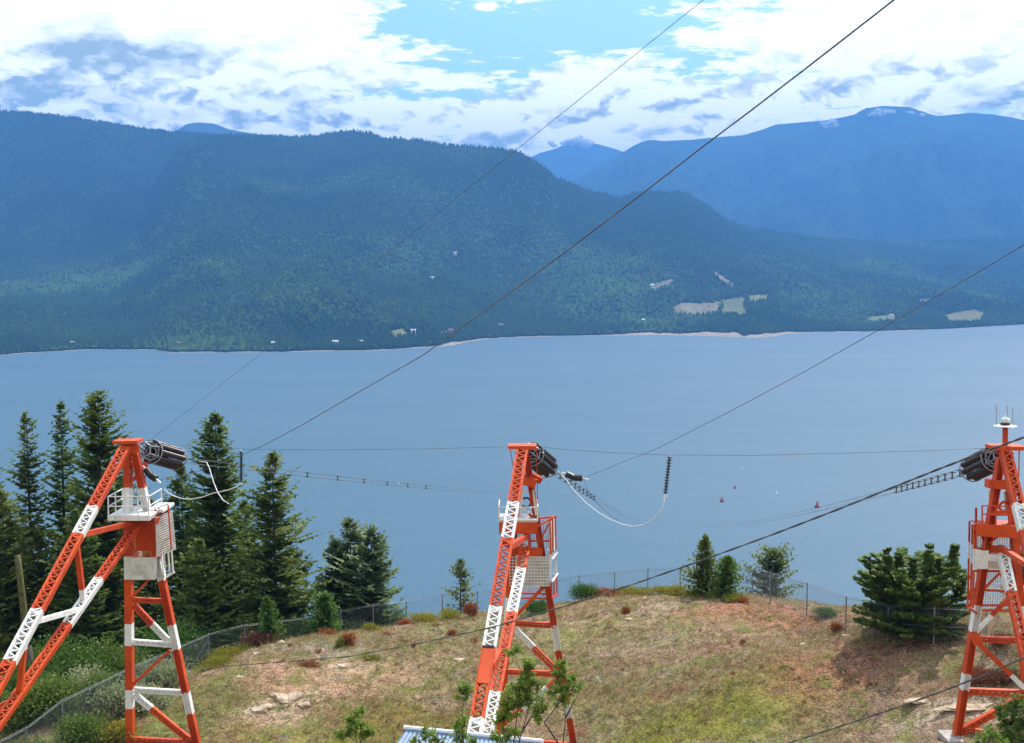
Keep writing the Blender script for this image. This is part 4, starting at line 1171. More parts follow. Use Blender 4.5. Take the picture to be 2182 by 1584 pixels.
xl, xr = X(2078, 60.8), X(2172, 60.8)
zt, zm, zl, zb_ = A3(0, 1125).z, A3(0, 1172).z, A3(0, 1214).z, A3(0, 1296).z
T3.mesh_panel('guard_mesh', A3(2078, 1172, 1), A3(2172, 1172, 1), A3(2172, 1122, 1), A3(2080, 1122, 1), 'panel', 0.12, 0.032)
T3.mesh_panel('guard_mesh', A3(2068, 1296, 1), A3(2172, 1296, 1), A3(2172, 1214, 1), A3(2072, 1214, 1), 'panel', 0.12, 0.032)
T3.solid('housing_panel', A3(2076, 1192, .8), A3(2172, 1194, .8), 0.95, 0.06, 'W')
T3.solid('housing_panel', A3(2077, 1193, -.7), A3(2106, 1193, -.7), 0.92, 0.05, 'W')
T3.solid('housing_panel', A3(2106, 1188, -.75), A3(2142, 1191, -.75), 0.34, 0.05, 'W')
# beacon and aerials
T3.solid('mast', A3(2142, 955), A3(2142, 910), 0.20, 0.20, 'O')
dish = MB(T3.org)
dz_ = A3(2142, 908)
ringp = []
T3.tubes('beacon_base', [[dz_ + Vector((0, 0, -.05)), dz_ + Vector((0, 0, .14))]], 0.24, 'black')
mb = MB(); c0 = T3.L(dz_)
mb.tube([c0 + Vector((0, 0, -.05)), c0 + Vector((0, 0, .0)), c0 + Vector((0, 0, .05))], [0.30, 0.56, 0.40], 20)
mb.build('beacon_dish', M['white'], T3.o)
mb = MB(); mb.tube([c0 + Vector((0, 0, .14)), c0 + Vector((0, 0, .22)), c0 + Vector((0, 0, .34)), c0 + Vector((0, 0, .42)), c0 + Vector((0, 0, .46)), c0 + Vector((0, 0, .58))], [0.16, 0.24, 0.22, 0.12, 0.03, 0.02], 14)
mb.build('beacon_lamp', M['white'], T3.o, True)
for px_, top in ((2123, 862), (2146, 864), (2158, 867)):
    T3.tubes('aerial', [[A3(px_, 906), A3(px_, top)]], 0.018, 'galv')
# concrete footings
def footing(p, sx, sy, sz, label):
    mb = MB((p.x, p.y, p.z - sz / 2)); g = MB((p.x, p.y, p.z - sz))
    g.box((p.x, p.y, p.z - sz / 2), sx, sy, sz)
    g.box((p.x, p.y, p.z + 0.02), sx * .45, sy * .45, 0.04)
    o = g.build('concrete_footing', M['concrete']); tag(o, label, 'footing', 'pylon footings')
footing(P(2052, 1568, 59.9), 2.0, 1.6, 1.4, 'pale concrete block under the left leg of the rightmost pylon')
footing(P(278, 1592, 66.1), 1.0, 1.0, 1.0, 'concrete block under the upright leg of the leftmost pylon')

# ------------------------------------------------------------------ insulators, spans, jumpers
def wire(name, pts, r, m, label, cat='cable', group=None, sides=6):
    mb = MB(pts[0]); mb.tube(pts, r, sides)
    o = mb.build(name, m, None, True); tag(o, label, cat, group); return o
ends = []
for org, lk, lab in ((P(306, 958, 66.2), P(288, 944, 66), 'brown insulator bundle in grey yokes at the top of the leftmost pylon'),
                     (P(1124, 960, 66.3), P(1116, 954, 66), 'brown insulator bundle at the top of the middle pylon'),
                     (P(2134, 970, 60.3), P(2140, 958, 60), 'brown insulator bundle at the top of the rightmost pylon, pointing left')):
    ax_ = SPAN
    if 'rightmost' in lab: ax_ = Vector((0.0, 1.0, -0.34))
    if 'leftmost' in lab: ax_ = Vector((0.19, 1.0, -0.28))
    if 'middle' in lab: ax_ = Vector((0.33, 1.0, -0.40))
    ends.append((cluster(org, lab, lk, axis=ax_, Lead=0.9 if 'left' not in lab[:30] else 1.0), ax_))

def span(start, target_px, s0, label, group, n_sp, first, gap, size, spname):
    """bundle of conductors running out over the lake with spacers near the pylon"""
    d = Vector(((target_px - CX) / F, 1, 0))
    # horizontal direction so that the span heads for a spot on the far hillside
    end = Vector((X(target_px, 3900), 3900, 560))
    hor = (end - start); Lh = math.hypot(hor.x, hor.y)
    u = Vector((hor.x / Lh, hor.y / Lh, 0))
    c = (end.z - start.z - s0 * Lh) / (Lh * Lh)
    f = lambda a: start + u * a + Vector((0, 0, s0 * a + c * a * a))
    al = [0, 4, 8, 15, 25, 40, 60, 90, 130, 200, 300, 450, 650, 900, 1200, 1600, 2000, 2400, 2800, Lh]
    side = Vector((u.y, -u.x, 0))
    o = empty('conductor_bundle', start, label, 'power line', group)
    for k in range(2):
        for e in (-1, 1):
            mb = MB(); off = side * (k - .5) * size * 0.7 + Vector((0, 0, e * size / 2 * 0.7))
            mb.tube([Vector((0, 0, 0)), (f(3) - start) * .33 + off, ] + [f(a) - start + off for a in al[1:]], [0.010] * 8 + [0.006] * 13, 4)
            mb.build('conductor', M['cable'], o)
    for k in range(n_sp):
        p = f(first + gap * k) - start
        mb = MB()
        mb.beam(p - Vector((0, 0, size / 2)), p + Vector((0, 0, size / 2)), side, u, 0.07, 0.1)
        for e in (-.35, .35): mb.beam(p - side * size * .38 + Vector((0, 0, e * size)), p + side * size * .38 + Vector((0, 0, e * size)), Vector((0, 0, 1)), u, 0.05, 0.08)
        mb.build(spname, M['cable'], o)
    return f
G = 'conductor spans out over the lake'
span(ends[0][0], 1560, -0.20, 'four-wire conductor bundle running right from the leftmost insulator bundle, small spacers over the water', G, 7, 14, 7, 0.42, 'spacer')
span(ends[1][0], 1480, -0.235, 'four-wire conductor bundle dropping right from the middle pylon, black spacers above the white loop', G, 10, 2.5, 3.2, 0.42, 'spacer')
span(ends[2][0], 1330, -0.235, 'four-wire conductor bundle running left from the rightmost pylon with a row of black spacers', G, 11, 1.6, 1.5, 0.46, 'spacer')

def sagline(a, b, n, sag):
    return [a.lerp(b, i / n) - Vector((0, 0, sag * 4 * (i / n) * (1 - i / n))) for i in range(n + 1)]
# overhead lines coming in from above the camera
a, b_ = P(322, 936, 66), P(1480, 0, 24); dirv = (b_ - a)
wire('earth_wire', sagline(a, b_ + dirv * 0.5, 30, 0.15), 0.0065, M['cable'], 'thinnest cable, rising from the leftmost pylon top to the upper edge', 'cable', 'cables rising to the upper right')
a, b_ = P(337, 1024, 65.6), P(1905, 0, 26); 
def bent(px_list):
    return [P(*t) for t in px_list]
def invd(p0, Y0, p1, Y1_, pts):
    """distances along a line seen from (p0) to (p1): 1/Y is linear in the picture"""
    out = []
    for (x_, y_) in pts:
        t = (x_ - p0) / (p1 - p0)
        out.append(P(x_, y_, 1 / ((1 - t) / Y0 + t / Y1_)))
    return out
wire('overhead_cable', invd(337, 65.8, 1905, 15, [(337, 1024), (430, 1003), (505, 974), (560, 950), (640, 908), (760, 838), (900, 758), (1050, 650), (1200, 541), (1380, 404), (1500, 311), (1600, 236), (1720, 144), (1905, 0), (2010, -82), (2100, -152)]), 0.0115, M['cable'],
     'thick dark cable crossing the whole picture from the leftmost pylon to the top right', 'cable', 'cables rising to the upper right')
wire('overhead_cable', invd(1243, 66, 2182, 24, [(1243, 1019), (1290, 1000), (1400, 956), (1550, 880), (1700, 800), (1850, 716), (2000, 630), (2182, 522), (2300, 450)]), 0.0095, M['cable'],
     'cable from the middle pylon rising to the right edge above the trees', 'cable', 'cables rising to the upper right')
# twisted near cables
def twisted(pts, r, label, turns):
    o = empty('twisted_cable', pts[0], label, 'cable', 'black twisted service cables')
    # resample
    dense = []
    for i in range(len(pts) - 1):
        for k in range(14): dense.append(pts[i].lerp(pts[i + 1], k / 14))
    dense.append(pts[-1])
    for ph in (0, math.pi):
        mb = MB(); q = []
        for i, p in enumerate(dense):
            a_ = ph + i * turns
            q.append(p - pts[0] + Vector((math.cos(a_) * r * .3, math.cos(a_) * r * .6, math.sin(a_) * r * .85)))
        mb.tube(q, r, 5); mb.build('strand', M['cable'], o, True)
twisted(invd(2182, 26, 590, 60, [(2260, 905), (2182, 932), (2100, 962), (2000, 1000), (1900, 1040), (1780, 1088), (1650, 1138), (1500, 1193), (1350, 1245), (1200, 1293), (1050, 1337), (900, 1370), (740, 1400), (590, 1412), (480, 1420), (425, 1430)]), 0.0165,
        'black twisted cable sagging across the knoll from the right edge past the middle pylon', 0.7)
twisted(invd(2182, 24, 1680, 34, [(2260, 1368), (2182, 1402), (2100, 1438), (2000, 1476), (1900, 1512), (1790, 1548), (1680, 1584), (1560, 1622)]), 0.0145, 'black twisted cable crossing the lower right corner in front of the rightmost pylon', 0.7)
# horizontal wires between pylon tops
wire('top_wire', [P(330, 946, 66), P(430, 953, 66), P(530, 958, 66), P(700, 959, 66), P(900, 957, 66), P(1060, 953, 66), P(1090, 951, 66)], 0.010, M['cable'], 'thin level wire between the leftmost and middle pylon tops', 'cable')
wire('top_wire', [P(1140, 951, 66), P(1190, 957, 66), P(1300, 965, 65.5), P(1425, 970, 65), P(1600, 971, 63.5), P(1800, 966, 62), P(2000, 960, 61), P(2110, 955, 60)], 0.011, M['cable'], 'thin level wire between the middle and rightmost pylon tops', 'cable')
# hanging insulators under these wires
def hanging(top, bot, label, n=15, r=0.13):
    o = empty('suspension_insulator', top, label, 'insulator')
    ax = bot - top; Ln = ax.length; ax.normalize()
    me = shed_string(Ln * .94, n, r, 0.045)
    me.materials[0] = M['black']
    st = link('disc_string', me, o)
    st.matrix_local = ax.to_track_quat('Z', 'X').to_matrix().to_4x4()
    mb = MB(); mb.tube([ax * (-0.12), ax * 0.02], 0.03, 6); mb.tube([ax * Ln * .94, ax * Ln], 0.04, 6); mb.tube([ax * Ln + Vector((-.12, 0, 0)), ax * Ln + Vector((.12, 0, 0))], 0.035, 6); mb.build('clamp', M['alu'], o)
hanging(P(514, 962, 66), P(514, 1032, 66), 'black disc insulator hanging upright in front of the tall fir right of the leftmost pylon', 16)
hanging(P(1427, 973, 65), P(1417, 1058, 65), 'black disc insulator hanging over the water at the end of the white loop', 13, 0.15)
def stub(a, b, label):
    o = empty('strain_insulator', a, label, 'insulator')
    mid = (a + b) / 2 + Vector((0, 0, -0.10)); n = 14
    pts = []; rr = []
    for i in range(n * 2 + 1):
        t = i / (n * 2); p = a.lerp(mid, t * 2) if t < .5 else mid.lerp(b, t * 2 - 1)
        pts.append(p - a); rr.append(0.20 if i % 2 else 0.15)
    mb = MB(); mb.tube(pts, rr, 10); mb.build('shed_stack', M['black'], o, True)
    mb = MB(); e = (b - a).normalized(); mb.tube([(b - a), (b - a) + e * .35], 0.05, 6); mb.tube([e * -.25, Vector((0, 0, 0))], 0.05, 6); mb.build('end_fitting', M['alu'], o)
stub(P(311, 1000, 66), P(333, 1021, 65.7), 'short black insulator drooping below the leftmost insulator bundle')
stub(P(1206, 1010, 66.5), P(1241, 1019, 66.3), 'short fat black insulator under the middle conductor bundle')
wire('jumper_loop', bent([(350, 1042, 66), (358, 1050, 66), (372, 1058, 66), (390, 1063, 66), (408, 1064, 66), (430, 1060, 66), (455, 1051, 66), (485, 1045, 66), (505, 1037, 66), (514, 1031, 66)]), 0.024, M['alu'], 'white jumper curving up to the hanging insulator by the firs', 'cable')
wire('jumper_loop', bent([(424, 983, 70), (440, 985, 70), (446, 998, 69.5), (455, 1028, 69), (464, 1050, 68.5), (475, 1066, 68), (488, 1074, 67.5)]), 0.028, M['alu'], 'short white jumper hanging down from the leftmost conductor bundle', 'cable')
wire('jumper_loop', bent([(1187, 1002, 69.5), (1205, 1021, 69), (1225, 1048, 68.5), (1250, 1073, 68), (1275, 1092, 67.5), (1300, 1107, 67), (1325, 1117, 66.5), (1350, 1122, 66), (1372, 1118, 66), (1392, 1106, 65.5), (1407, 1090, 65), (1414, 1074, 65), (1417, 1057, 65)]), 0.022, M['alu'], 'large white jumper loop sagging over the water right of the middle pylon', 'cable')
wire('jumper_loop', bent([(1243, 1020, 66.3), (1250, 1040, 66.3), (1262, 1062, 66.3), (1280, 1080, 66.4), (1300, 1098, 66.6), (1320, 1110, 66.6)]), 0.012, M['cable'], 'thin dark wire hanging from the short fat insulator', 'cable')

# ------------------------------------------------------------------ corrugated roof
def shed():
    a, b_ = P(866, 1553, 47.5), P(1152, 1582, 45.5)
    o = empty('shed', (a + b_) / 2 + Vector((0, -2, -3)), 'shed with blue grey corrugated roof at the bottom edge below the middle pylon', 'shed')
    org = o.location.copy()
    u = (b_ - a); Lh = u.length; u.normalize()
    dwn = Vector((u.y, -u.x, 0)).normalized(); dwn = Vector((dwn.x * 3.6, dwn.y * 3.6, -1.1))
    n = int(Lh / 0.09)
    vs, fs = [], []
    for i in range(n + 1):
        zz = 0.022 * (1 if i % 2 else -1)
        for p in (a + u * (Lh * i / n), a + u * (Lh * i / n) + dwn):
            q = p - org; vs.append((q.x, q.y, q.z + zz))
    for i in range(n): fs.append((2 * i, 2 * i + 1, 2 * i + 3, 2 * i + 2))
    me = bpy.data.meshes.new('roof_sheet'); me.from_pydata(vs, [], fs); me.materials.append(M['roof']); me.update()
    link('roof_sheet', me, o)
    mb = MB(); mb.tube([a - org + Vector((0, 0, .05)) - u * .1, b_ - org + Vector((0, 0, .05)) + u * .1], 0.09, 8); mb.build('ridge_cap', M['alu'], o)
    mb = MB(); c = (a + b_) / 2 - org
    for k, (p, q) in enumerate((((a + Vector((0, 0, -.15))) , (b_ + Vector((0, 0, -.15)))), ((a + dwn * .93 + Vector((0, 0, -.1))), (b_ + dwn * .93 + Vector((0, 0, -.1)))))):
        p = p - org; q = q - org
        mb.quad_prism([p, q, q + Vector((0, .1, 0)), p + Vector((0, .1, 0))], [p - Vector((0, 0, 2.6)), q - Vector((0, 0, 2.6)), q - Vector((0, -.1, 2.6)), p - Vector((0, -.1, 2.6))])
    mb.build('wall', M['panel'], o)
shed()

# ------------------------------------------------------------------ fence
FP = [(2250, 66), (2120, 68), (2007, 70), (1907, 72.5), (1815, 75), (1730, 79), (1650, 84.5), (1575, 90), (1455, 91), (1385, 92), (1313, 93), (1236, 94), (1160, 94.8), (1085, 95), (1016, 95), (940, 94), (862, 93), (790, 91), (720, 90), (650, 88.5),
      (580, 87), (510, 85.5), (432, 83), (350, 78), (270, 73), (190, 69.5), (110, 66), (30, 63.5), (-60, 61)]
def fence():
    H = 2.15
    pts = []
    for px_, Y in FP:
        x_ = X(px_, Y); pts.append(Vector((x_, Y, gz(x_, Y))))
    o = empty('chain_link_fence', pts[7], 'tall grey chain link fence running round the back of the knoll', 'fence')
    org = pts[7]
    for i, p in enumerate(pts):
        mb = MB(); q = p - org
        mb.tube([q - Vector((0, 0, .3)), q + Vector((0, 0, H + .12))], 0.055 if i in (2, 7, 22) else 0.042, 6)
        mb.build('post', M['fence'], o)
    rail = MB()
    for i in range(len(pts) - 1):
        A, B = pts[i] - org + Vector((0, 0, H)), pts[i + 1] - org + Vector((0, 0, H))
        rail.tube([A, B], 0.020, 5)
    rail.build('top_rail', M['fence'], o)
    for i, j in ((2, 1), (2, 3), (7, 6), (22, 21), (15, 14)):
        mb = MB(); A, B = pts[i] - org, pts[j] - org
        mb.tube([A + Vector((0, 0, 1.1)), B + Vector((0, 0, 1.1))], 0.024, 5); mb.build('brace_rail', M['fence'], o)
    mb = MB(); A, B = pts[22] - org, pts[21] - org; mb.tube([A + Vector((0, 0, 1.9)), A.lerp(B, -.5) + Vector((0, 0, .1))], 0.024, 5); mb.build('brace_rail', M['fence'], o)
    # mesh wires: diagonals both ways
    V, Fc = [], []
    for i in range(len(pts) - 1):
        A, B = pts[i] - org, pts[i + 1] - org
        Ln = (B - A).length; st = 0.115; n = int(Ln / st); hd = H
        up = Vector((0, 0, 1)); e = (B - A) / Ln
        nrm = Vector((e.y, -e.x, 0)).normalized()
        for s_ in (1, -1):
            k = -int(hd / st)
            for k in range(-int(hd / st), n):
                t0 = k * st; t1 = t0 + hd
                z0, z1 = 0.02, hd
                if t0 < 0: z0 = -t0; t0 = 0
                if t1 > Ln: z1 = hd - (t1 - Ln); t1 = Ln
                if z1 <= z0: continue
                if s_ < 0: t0, t1 = Ln - t0, Ln - t1
                a_ = A + e * t0 + up * z0; b_ = A + e * t1 + up * z1
                # keep wires level with the sloping ground
                b0 = len(V); w_ = 0.0032
                for p in (a_, b_):
                    V.extend([tuple(p - e * w_), tuple(p + e * w_), tuple(p + nrm * w_ * 1.7)])
                Fc += [(b0, b0 + 1, b0 + 4, b0 + 3), (b0 + 1, b0 + 2, b0 + 5, b0 + 4), (b0 + 2, b0, b0 + 3, b0 + 5)]
    m_ = np_mesh('chain_mesh', np.array(V), np.array(Fc), M['fence'], o)
    tag(m_, kind='stuff')
    # barbed wire strand
    mb = MB(); mb.tube([p - org + Vector((0, 0, H + .1)) for p in pts], 0.008, 4); mb.build('barbed_wire', M['fence'], o)
fence()

# ------------------------------------------------------------------ vegetation
def conifer(name, top, base, w, seed, material, label, group='conifers behind the fence', density=1.0, droop=0.25, bare=0.0, power=0.8, leafs=0.40, irregular=0.25):
    r_ = np.random.default_rng(seed)
    H = top.z - base.z
    o = empty(name, base, label, 'tree', group)
    lean = (top - base); lean.z = 0
    tr = MB(); n = 7
    tr.tube([Vector((lean.x * t, lean.y * t, H * t)) for t in np.linspace(-0.03, 0.985, n)], [max(0.012 * H * (1 - t) + 0.02, 0.02) for t in np.linspace(0, 1, n)], 7)
    tr.build('trunk', M['bark'], o, True)
    V, Cc = [], []
    nb = int((H * 17 + 70) * density)
    w = w * 1.28 if H > 8 else w * 1.2
    lobes = 1 + irregular * np.sin(np.arange(7) * 2.4 + seed)
    for i in range(nb):
        t = bare + (1 - bare) * (r_.random() ** 0.85)           # 0 base .. 1 top
        z = H * (0.02 + 0.97 * t)
        rmax = w * ((1 - t) ** power) * (0.35 + 0.65 * min(1, (t - bare) * 6 + 0.35)) + 0.10
        az_ = r_.random() * 6.283
        Lb = rmax * (0.55 + 0.6 * r_.random()) * lobes[int(az_ / 6.283 * 6.99)]
        tilt = 0.45 * t - droop * (1 - t) + r_.normal() * 0.09
        d = np.array((math.cos(az_), math.sin(az_), 0.0)); sd = np.array((-math.sin(az_), math.cos(az_), 0.0))
        ns = max(3, int(Lb / 0.30))
        p0 = np.array((lean.x * t, lean.y * t, z))
        for k in range(ns):
            f = (k + 0.6 + 0.4 * r_.random()) / ns
            p = p0 + d * Lb * f + np.array((0, 0, tilt * Lb * f + 0.18 * Lb * f * f))
            bw = leafs * (1.25 - 0.6 * f) * (0.7 + 0.6 * r_.random()) * min(1.0, 0.45 + Lb * .35)
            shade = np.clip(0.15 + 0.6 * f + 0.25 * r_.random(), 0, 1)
            for s_ in (-1, 1):
                q = p + sd * s_ * bw * (0.5 + .5 * r_.random()) * 1.25 + d * bw * 0.75 + np.array((0, 0, -0.10 * bw + r_.normal() * 0.10))
                m1 = p + d * bw * 0.9 + np.array((0, 0, 0.05))
                m2 = p + sd * s_ * bw * 0.45 - d * bw * 0.25 + np.array((0, 0, -bw * (0.1 + .35 * r_.random())))
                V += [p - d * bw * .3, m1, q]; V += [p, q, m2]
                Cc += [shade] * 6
    # leader
    for i in range(14):
        z = H * (0.93 + 0.07 * r_.random()); a_ = r_.random() * 6.28; Lr = 0.28 * (1.02 - (z / H - .93) / .07) + .06
        p = np.array((lean.x, lean.y, z)); V += [p, p + np.array((math.cos(a_) * Lr, math.sin(a_) * Lr, .1)), p + np.array((math.cos(a_ + .5) * Lr * .6, math.sin(a_ + .5) * Lr * .6, .3))]; Cc += [.8] * 3
    V = np.array(V); Fc = np.arange(len(V)).reshape(-1, 3)
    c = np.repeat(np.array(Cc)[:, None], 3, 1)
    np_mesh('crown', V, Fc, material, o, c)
    return o

def tree_at(px_, py_, Y, w, seed, material, label, dbase=0, **kw):
    top = P(px_, py_, Y); bx = X(px_ + dbase, Y)
    base = Vector((bx, Y, gz(bx, Y) - 0.1))
    return conifer('conifer', top, base, w, seed, M[material], label, **kw)

big = dict(droop=0.22, power=0.72)
tree_at(55, 868, 99, 2.7, 1, 'conifer', 'tall thin loose fir, leftmost of the three tops left of the leftmost pylon', **big, density=0.75)
tree_at(128, 850, 101, 2.9, 2, 'conifer', 'tall fir with layered branches, between the thin fir and the densest fir', **big, density=0.85)
tree_at(208, 828, 97, 4.0, 3, 'conifer', 'tallest and densest fir, directly behind the top of the leftmost pylon', droop=.15, power=.55, density=1.25)
tree_at(458, 878, 95, 4.0, 4, 'conifer', 'broad tall fir right of the leftmost pylon behind the short white jumper', droop=.2, power=.62, density=1.3)
tree_at(580, 963, 93, 3.7, 5, 'conifer', 'fir with long drooping layered boughs, right edge of the tall group', droop=.28, power=.70, density=.95, irregular=.4)
tree_at(385, 985, 98, 3.0, 6, 'conifer', 'slimmer fir under the leftmost insulator bundle', **big)
tree_at(2, 1040, 92, 3.6, 7, 'conifer', 'dark fir cut by the left picture edge', **big)
tree_at(-22, 950, 101, 3.4, 8, 'conifer', 'fir mostly outside the left picture edge, only branch tips showing', **big)
tree_at(745, 1104, 96, 2.9, 9, 'conifer_blue', 'medium fir, taller top of the small group over the water', **big, density=1.0, irregular=.4)
tree_at(790, 1122, 94, 3.1, 10, 'conifer_blue', 'loose medium conifer with rounded side boughs, right end of the small group', droop=.1, power=.55, density=.9, irregular=.5)
tree_at(712, 1150, 95, 2.4, 11, 'conifer_blue', 'shorter dark fir at the left of the small group over the water', **big)
tree_at(980, 1193, 94.5, 1.5, 12, 'conifer_blue', 'small lone fir with thin crown just left of the middle pylon', **big, density=.9, leafs=.26)
tree_at(1503, 1143, 87.5, 1.55, 13, 'conifer', 'pointed young fir on the crest, taller of the pair', droop=.05, power=1.0, density=3.0, leafs=.22, irregular=.08)
tree_at(1552, 1188, 86.5, 1.35, 14, 'conifer_young', 'bushy young fir on the crest, shorter and brighter of the pair', droop=.0, power=.75, density=3.0, leafs=.22, irregular=.1)
tree_at(1648, 1173, 93, 1.75, 15, 'conifer_blue', 'rounded blue green pine behind the fence on the crest', droop=-.1, power=.35, density=1.8, leafs=.26)
tree_at(320, 1062, 103, 3.2, 16, 'conifer', 'dark fir filling the gap behind the leftmost pylon platform', **big)
tree_at(520, 1065, 101, 3.2, 17, 'conifer', 'dark fir between the broad fir and the layered fir', **big)
tree_at(255, 1010, 108, 3.6, 18, 'conifer', 'shaded fir behind the leftmost pylon shaft', **big)
tree_at(160, 1085, 91, 3.0, 19, 'conifer', 'shaded lower fir seen between the laced legs of the leftmost pylon', **big)
tree_at(425, 1150, 89, 2.5, 20, 'conifer', 'lower fir standing just right of the leftmost pylon ladder cage', **big)
tree_at(625, 1170, 99, 2.8, 21, 'conifer', 'lower fir hidden behind the layered fir at its right', **big)
tree_at(80, 1130, 93, 3.0, 26, 'conifer', 'low dark fir behind the mossy pole', **big)
tree_at(568, 1275, 83.0, 0.95, 22, 'conifer_young', 'bright green young fir in front of the fence by the red brown shrub', droop=-.05, power=.7, density=3, leafs=.2)
tree_at(690, 1268, 87, 1.3, 23, 'conifer_young', 'bushy bright green fir under the small group', droop=-.05, power=.45, density=2.6, leafs=.22)
tree_at(2185, 1170, 84, 1.5, 27, 'conifer_blue', 'conifer behind the rightmost pylon at the picture edge', **big)

def spreading():
    """wide many-topped fir right of the crest"""
    bx = X(1965, 72.6); base = Vector((bx, 72.6, gz(bx, 72.6) - .1))
    o = empty('spreading_conifer', base, 'wide dark many-topped conifer bush beside the rightmost pylon', 'tree', 'conifers behind the fence')
    r_ = np.random.default_rng(31)
    V, Cc = [], []
    tr = MB(); tr.tube([Vector((0, 0, -.2)), Vector((.05, 0, 2.6))], [.2, .1], 7)
    tops = [(1888, 1190), (1922, 1205), (1977, 1180), (2028, 1180), (1860, 1225), (1948, 1215), (2002, 1215), (1905, 1240), (2050, 1235)]
    for tx, ty in tops:
        q = P(tx, ty, 72.6) - base
        tr.tube([Vector((0, 0, .8)), Vector((q.x * .8, 0, q.z * .6)), q], [.08, .05, .012], 5)
    tr.build('trunk', M['bark'], o, True)
    def spray(p, d, L_, shade):
        sd = np.array((-d[1], d[0], 0.0)); nn = np.linalg.norm(sd) or 1; sd /= nn
        for k in range(max(3, int(L_ / .16))):
            f = (k + r_.random()) / max(3, int(L_ / .16))
            c = p + d * L_ * f; bw = .19 * (1.2 - .5 * f)
            for s_ in (-1, 1):
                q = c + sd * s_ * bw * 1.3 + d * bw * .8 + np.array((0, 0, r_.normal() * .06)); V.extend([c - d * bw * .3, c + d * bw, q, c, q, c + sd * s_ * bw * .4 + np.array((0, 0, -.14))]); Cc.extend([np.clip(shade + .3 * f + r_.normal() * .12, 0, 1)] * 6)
    for tx, ty in tops:                     # leaders
        q = P(tx, ty - 22, 72.6) - base; q = np.array((q.x, r_.normal() * .5, q.z))
        for i in range(60):
            t = r_.random(); c = q - np.array((0, 0, 1.9 * t)); c[0] -= q[0] * .08 * t
            a_ = r_.random() * 6.28; spray(c, np.array((math.cos(a_), math.sin(a_), .35)), .07 + .40 * t, .45)
    for i in range(150):                     # boughs radiating, the upper ones sweeping up
        z = 0.15 + 3.0 * r_.random() ** 1.1
        a_ = r_.random() * 6.283
        prof = 3.3 * math.sqrt(max(0.05, 1 - ((z - 1.3) / 3.0) ** 2)) * (.7 + .5 * r_.random())
        up_ = -.05 + .16 * z + r_.normal() * .06
        d = np.array((math.cos(a_), math.sin(a_), up_)); sd = np.array((-math.sin(a_), math.cos(a_), 0))
        nk = 12
        for k in range(nk):
            f = .25 + .75 * (k + r_.random()) / nk
            c = np.array((0, 0, z)) + d * prof * .93 * f + np.array((0, 0, .30 * f * f * prof * .5))
            for s_ in (-1, 1):
                dd = d * .7 + sd * s_ * (.5 + .5 * r_.random()) + np.array((0, 0, r_.normal() * .15))
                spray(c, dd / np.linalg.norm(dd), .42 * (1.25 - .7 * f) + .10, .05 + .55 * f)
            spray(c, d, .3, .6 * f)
    V_ = np.array(V)
    np_mesh('crown', V_, np.arange(len(V_)).reshape(-1, 3), M['conifer_light'], o, np.repeat(np.array(Cc)[:, None], 3, 1))
spreading()

def leafy(name, base, blobs_, n, size, material, label, group=None, seed=0, cat='shrub', stems=True, narrow=0.5, stem_r=0.02):
    """shrub: leaf-sized faces spread through clumps on thin stems; blobs_ are (dx,dy,dz,rx,ry,rz)"""
    r_ = np.random.default_rng(seed + 100)
    o = empty(name, base, label, cat, group)
    B = np.array(blobs_, dtype=float)
    vol = B[:, 3] * B[:, 4] * B[:, 5]; pr = vol ** .67; pr /= pr.sum()
    pick = r_.choice(len(B), n, p=pr)
    d = r_.normal(size=(n, 3)); d /= np.linalg.norm(d, axis=1)[:, None]
    rad = (0.35 + 0.65 * r_.random(n) ** .6)
    lump = 1 + .5 * np.sin(d[:, 0] * 9 + d[:, 2] * 7 + pick * 3) * np.sin(d[:, 1] * 8 + pick) + .28 * np.sin(d[:, 0] * 5 + pick) * np.cos(d[:, 2] * 6 + pick * 2) + .15 * np.sin(d[:, 1] * 11 + pick)
    c = B[pick, :3] + d * (rad * lump)[:, None] * B[pick, 3:6]
    L_ = size * (0.6 + .8 * r_.random(n))
    e1 = d + r_.normal(size=(n, 3)) * .8; e1 /= np.linalg.norm(e1, axis=1)[:, None]
    e2 = np.cross(e1, r_.normal(size=(n, 3))); e2 /= np.linalg.norm(e2, axis=1)[:, None]
    V = np.stack([c, c + e1 * L_[:, None] * .5 + e2 * L_[:, None] * narrow * .5, c + e1 * L_[:, None], c + e1 * L_[:, None] * .5 - e2 * L_[:, None] * narrow * .5], 1).reshape(-1, 3)
    Fc = np.arange(n * 4).reshape(-1, 4)
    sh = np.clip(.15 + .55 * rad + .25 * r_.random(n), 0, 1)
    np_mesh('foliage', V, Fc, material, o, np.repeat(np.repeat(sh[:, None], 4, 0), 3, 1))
    if stems:
        mb = MB()
        for b in B:
            m1 = Vector((b[0] * .4 + r_.normal() * .05, b[1] * .4, max(.05, b[2] * .5)))
            mb.tube([Vector((r_.normal() * .05, 0, -.1)), m1, Vector((b[0], b[1], b[2]))], [stem_r * 1.5, stem_r, stem_r * .5], 5)
            for k in range(3):
                dd = r_.normal(size=3) * .7; mb.tube([m1.lerp(Vector(b[:3]), .6), Vector((b[0] + dd[0] * b[3], b[1] + dd[1] * b[4], b[2] + abs(dd[2]) * b[5]))], [stem_r * .6, stem_r * .25], 4)
        mb.build('stem', M['bark'], o)
    return o

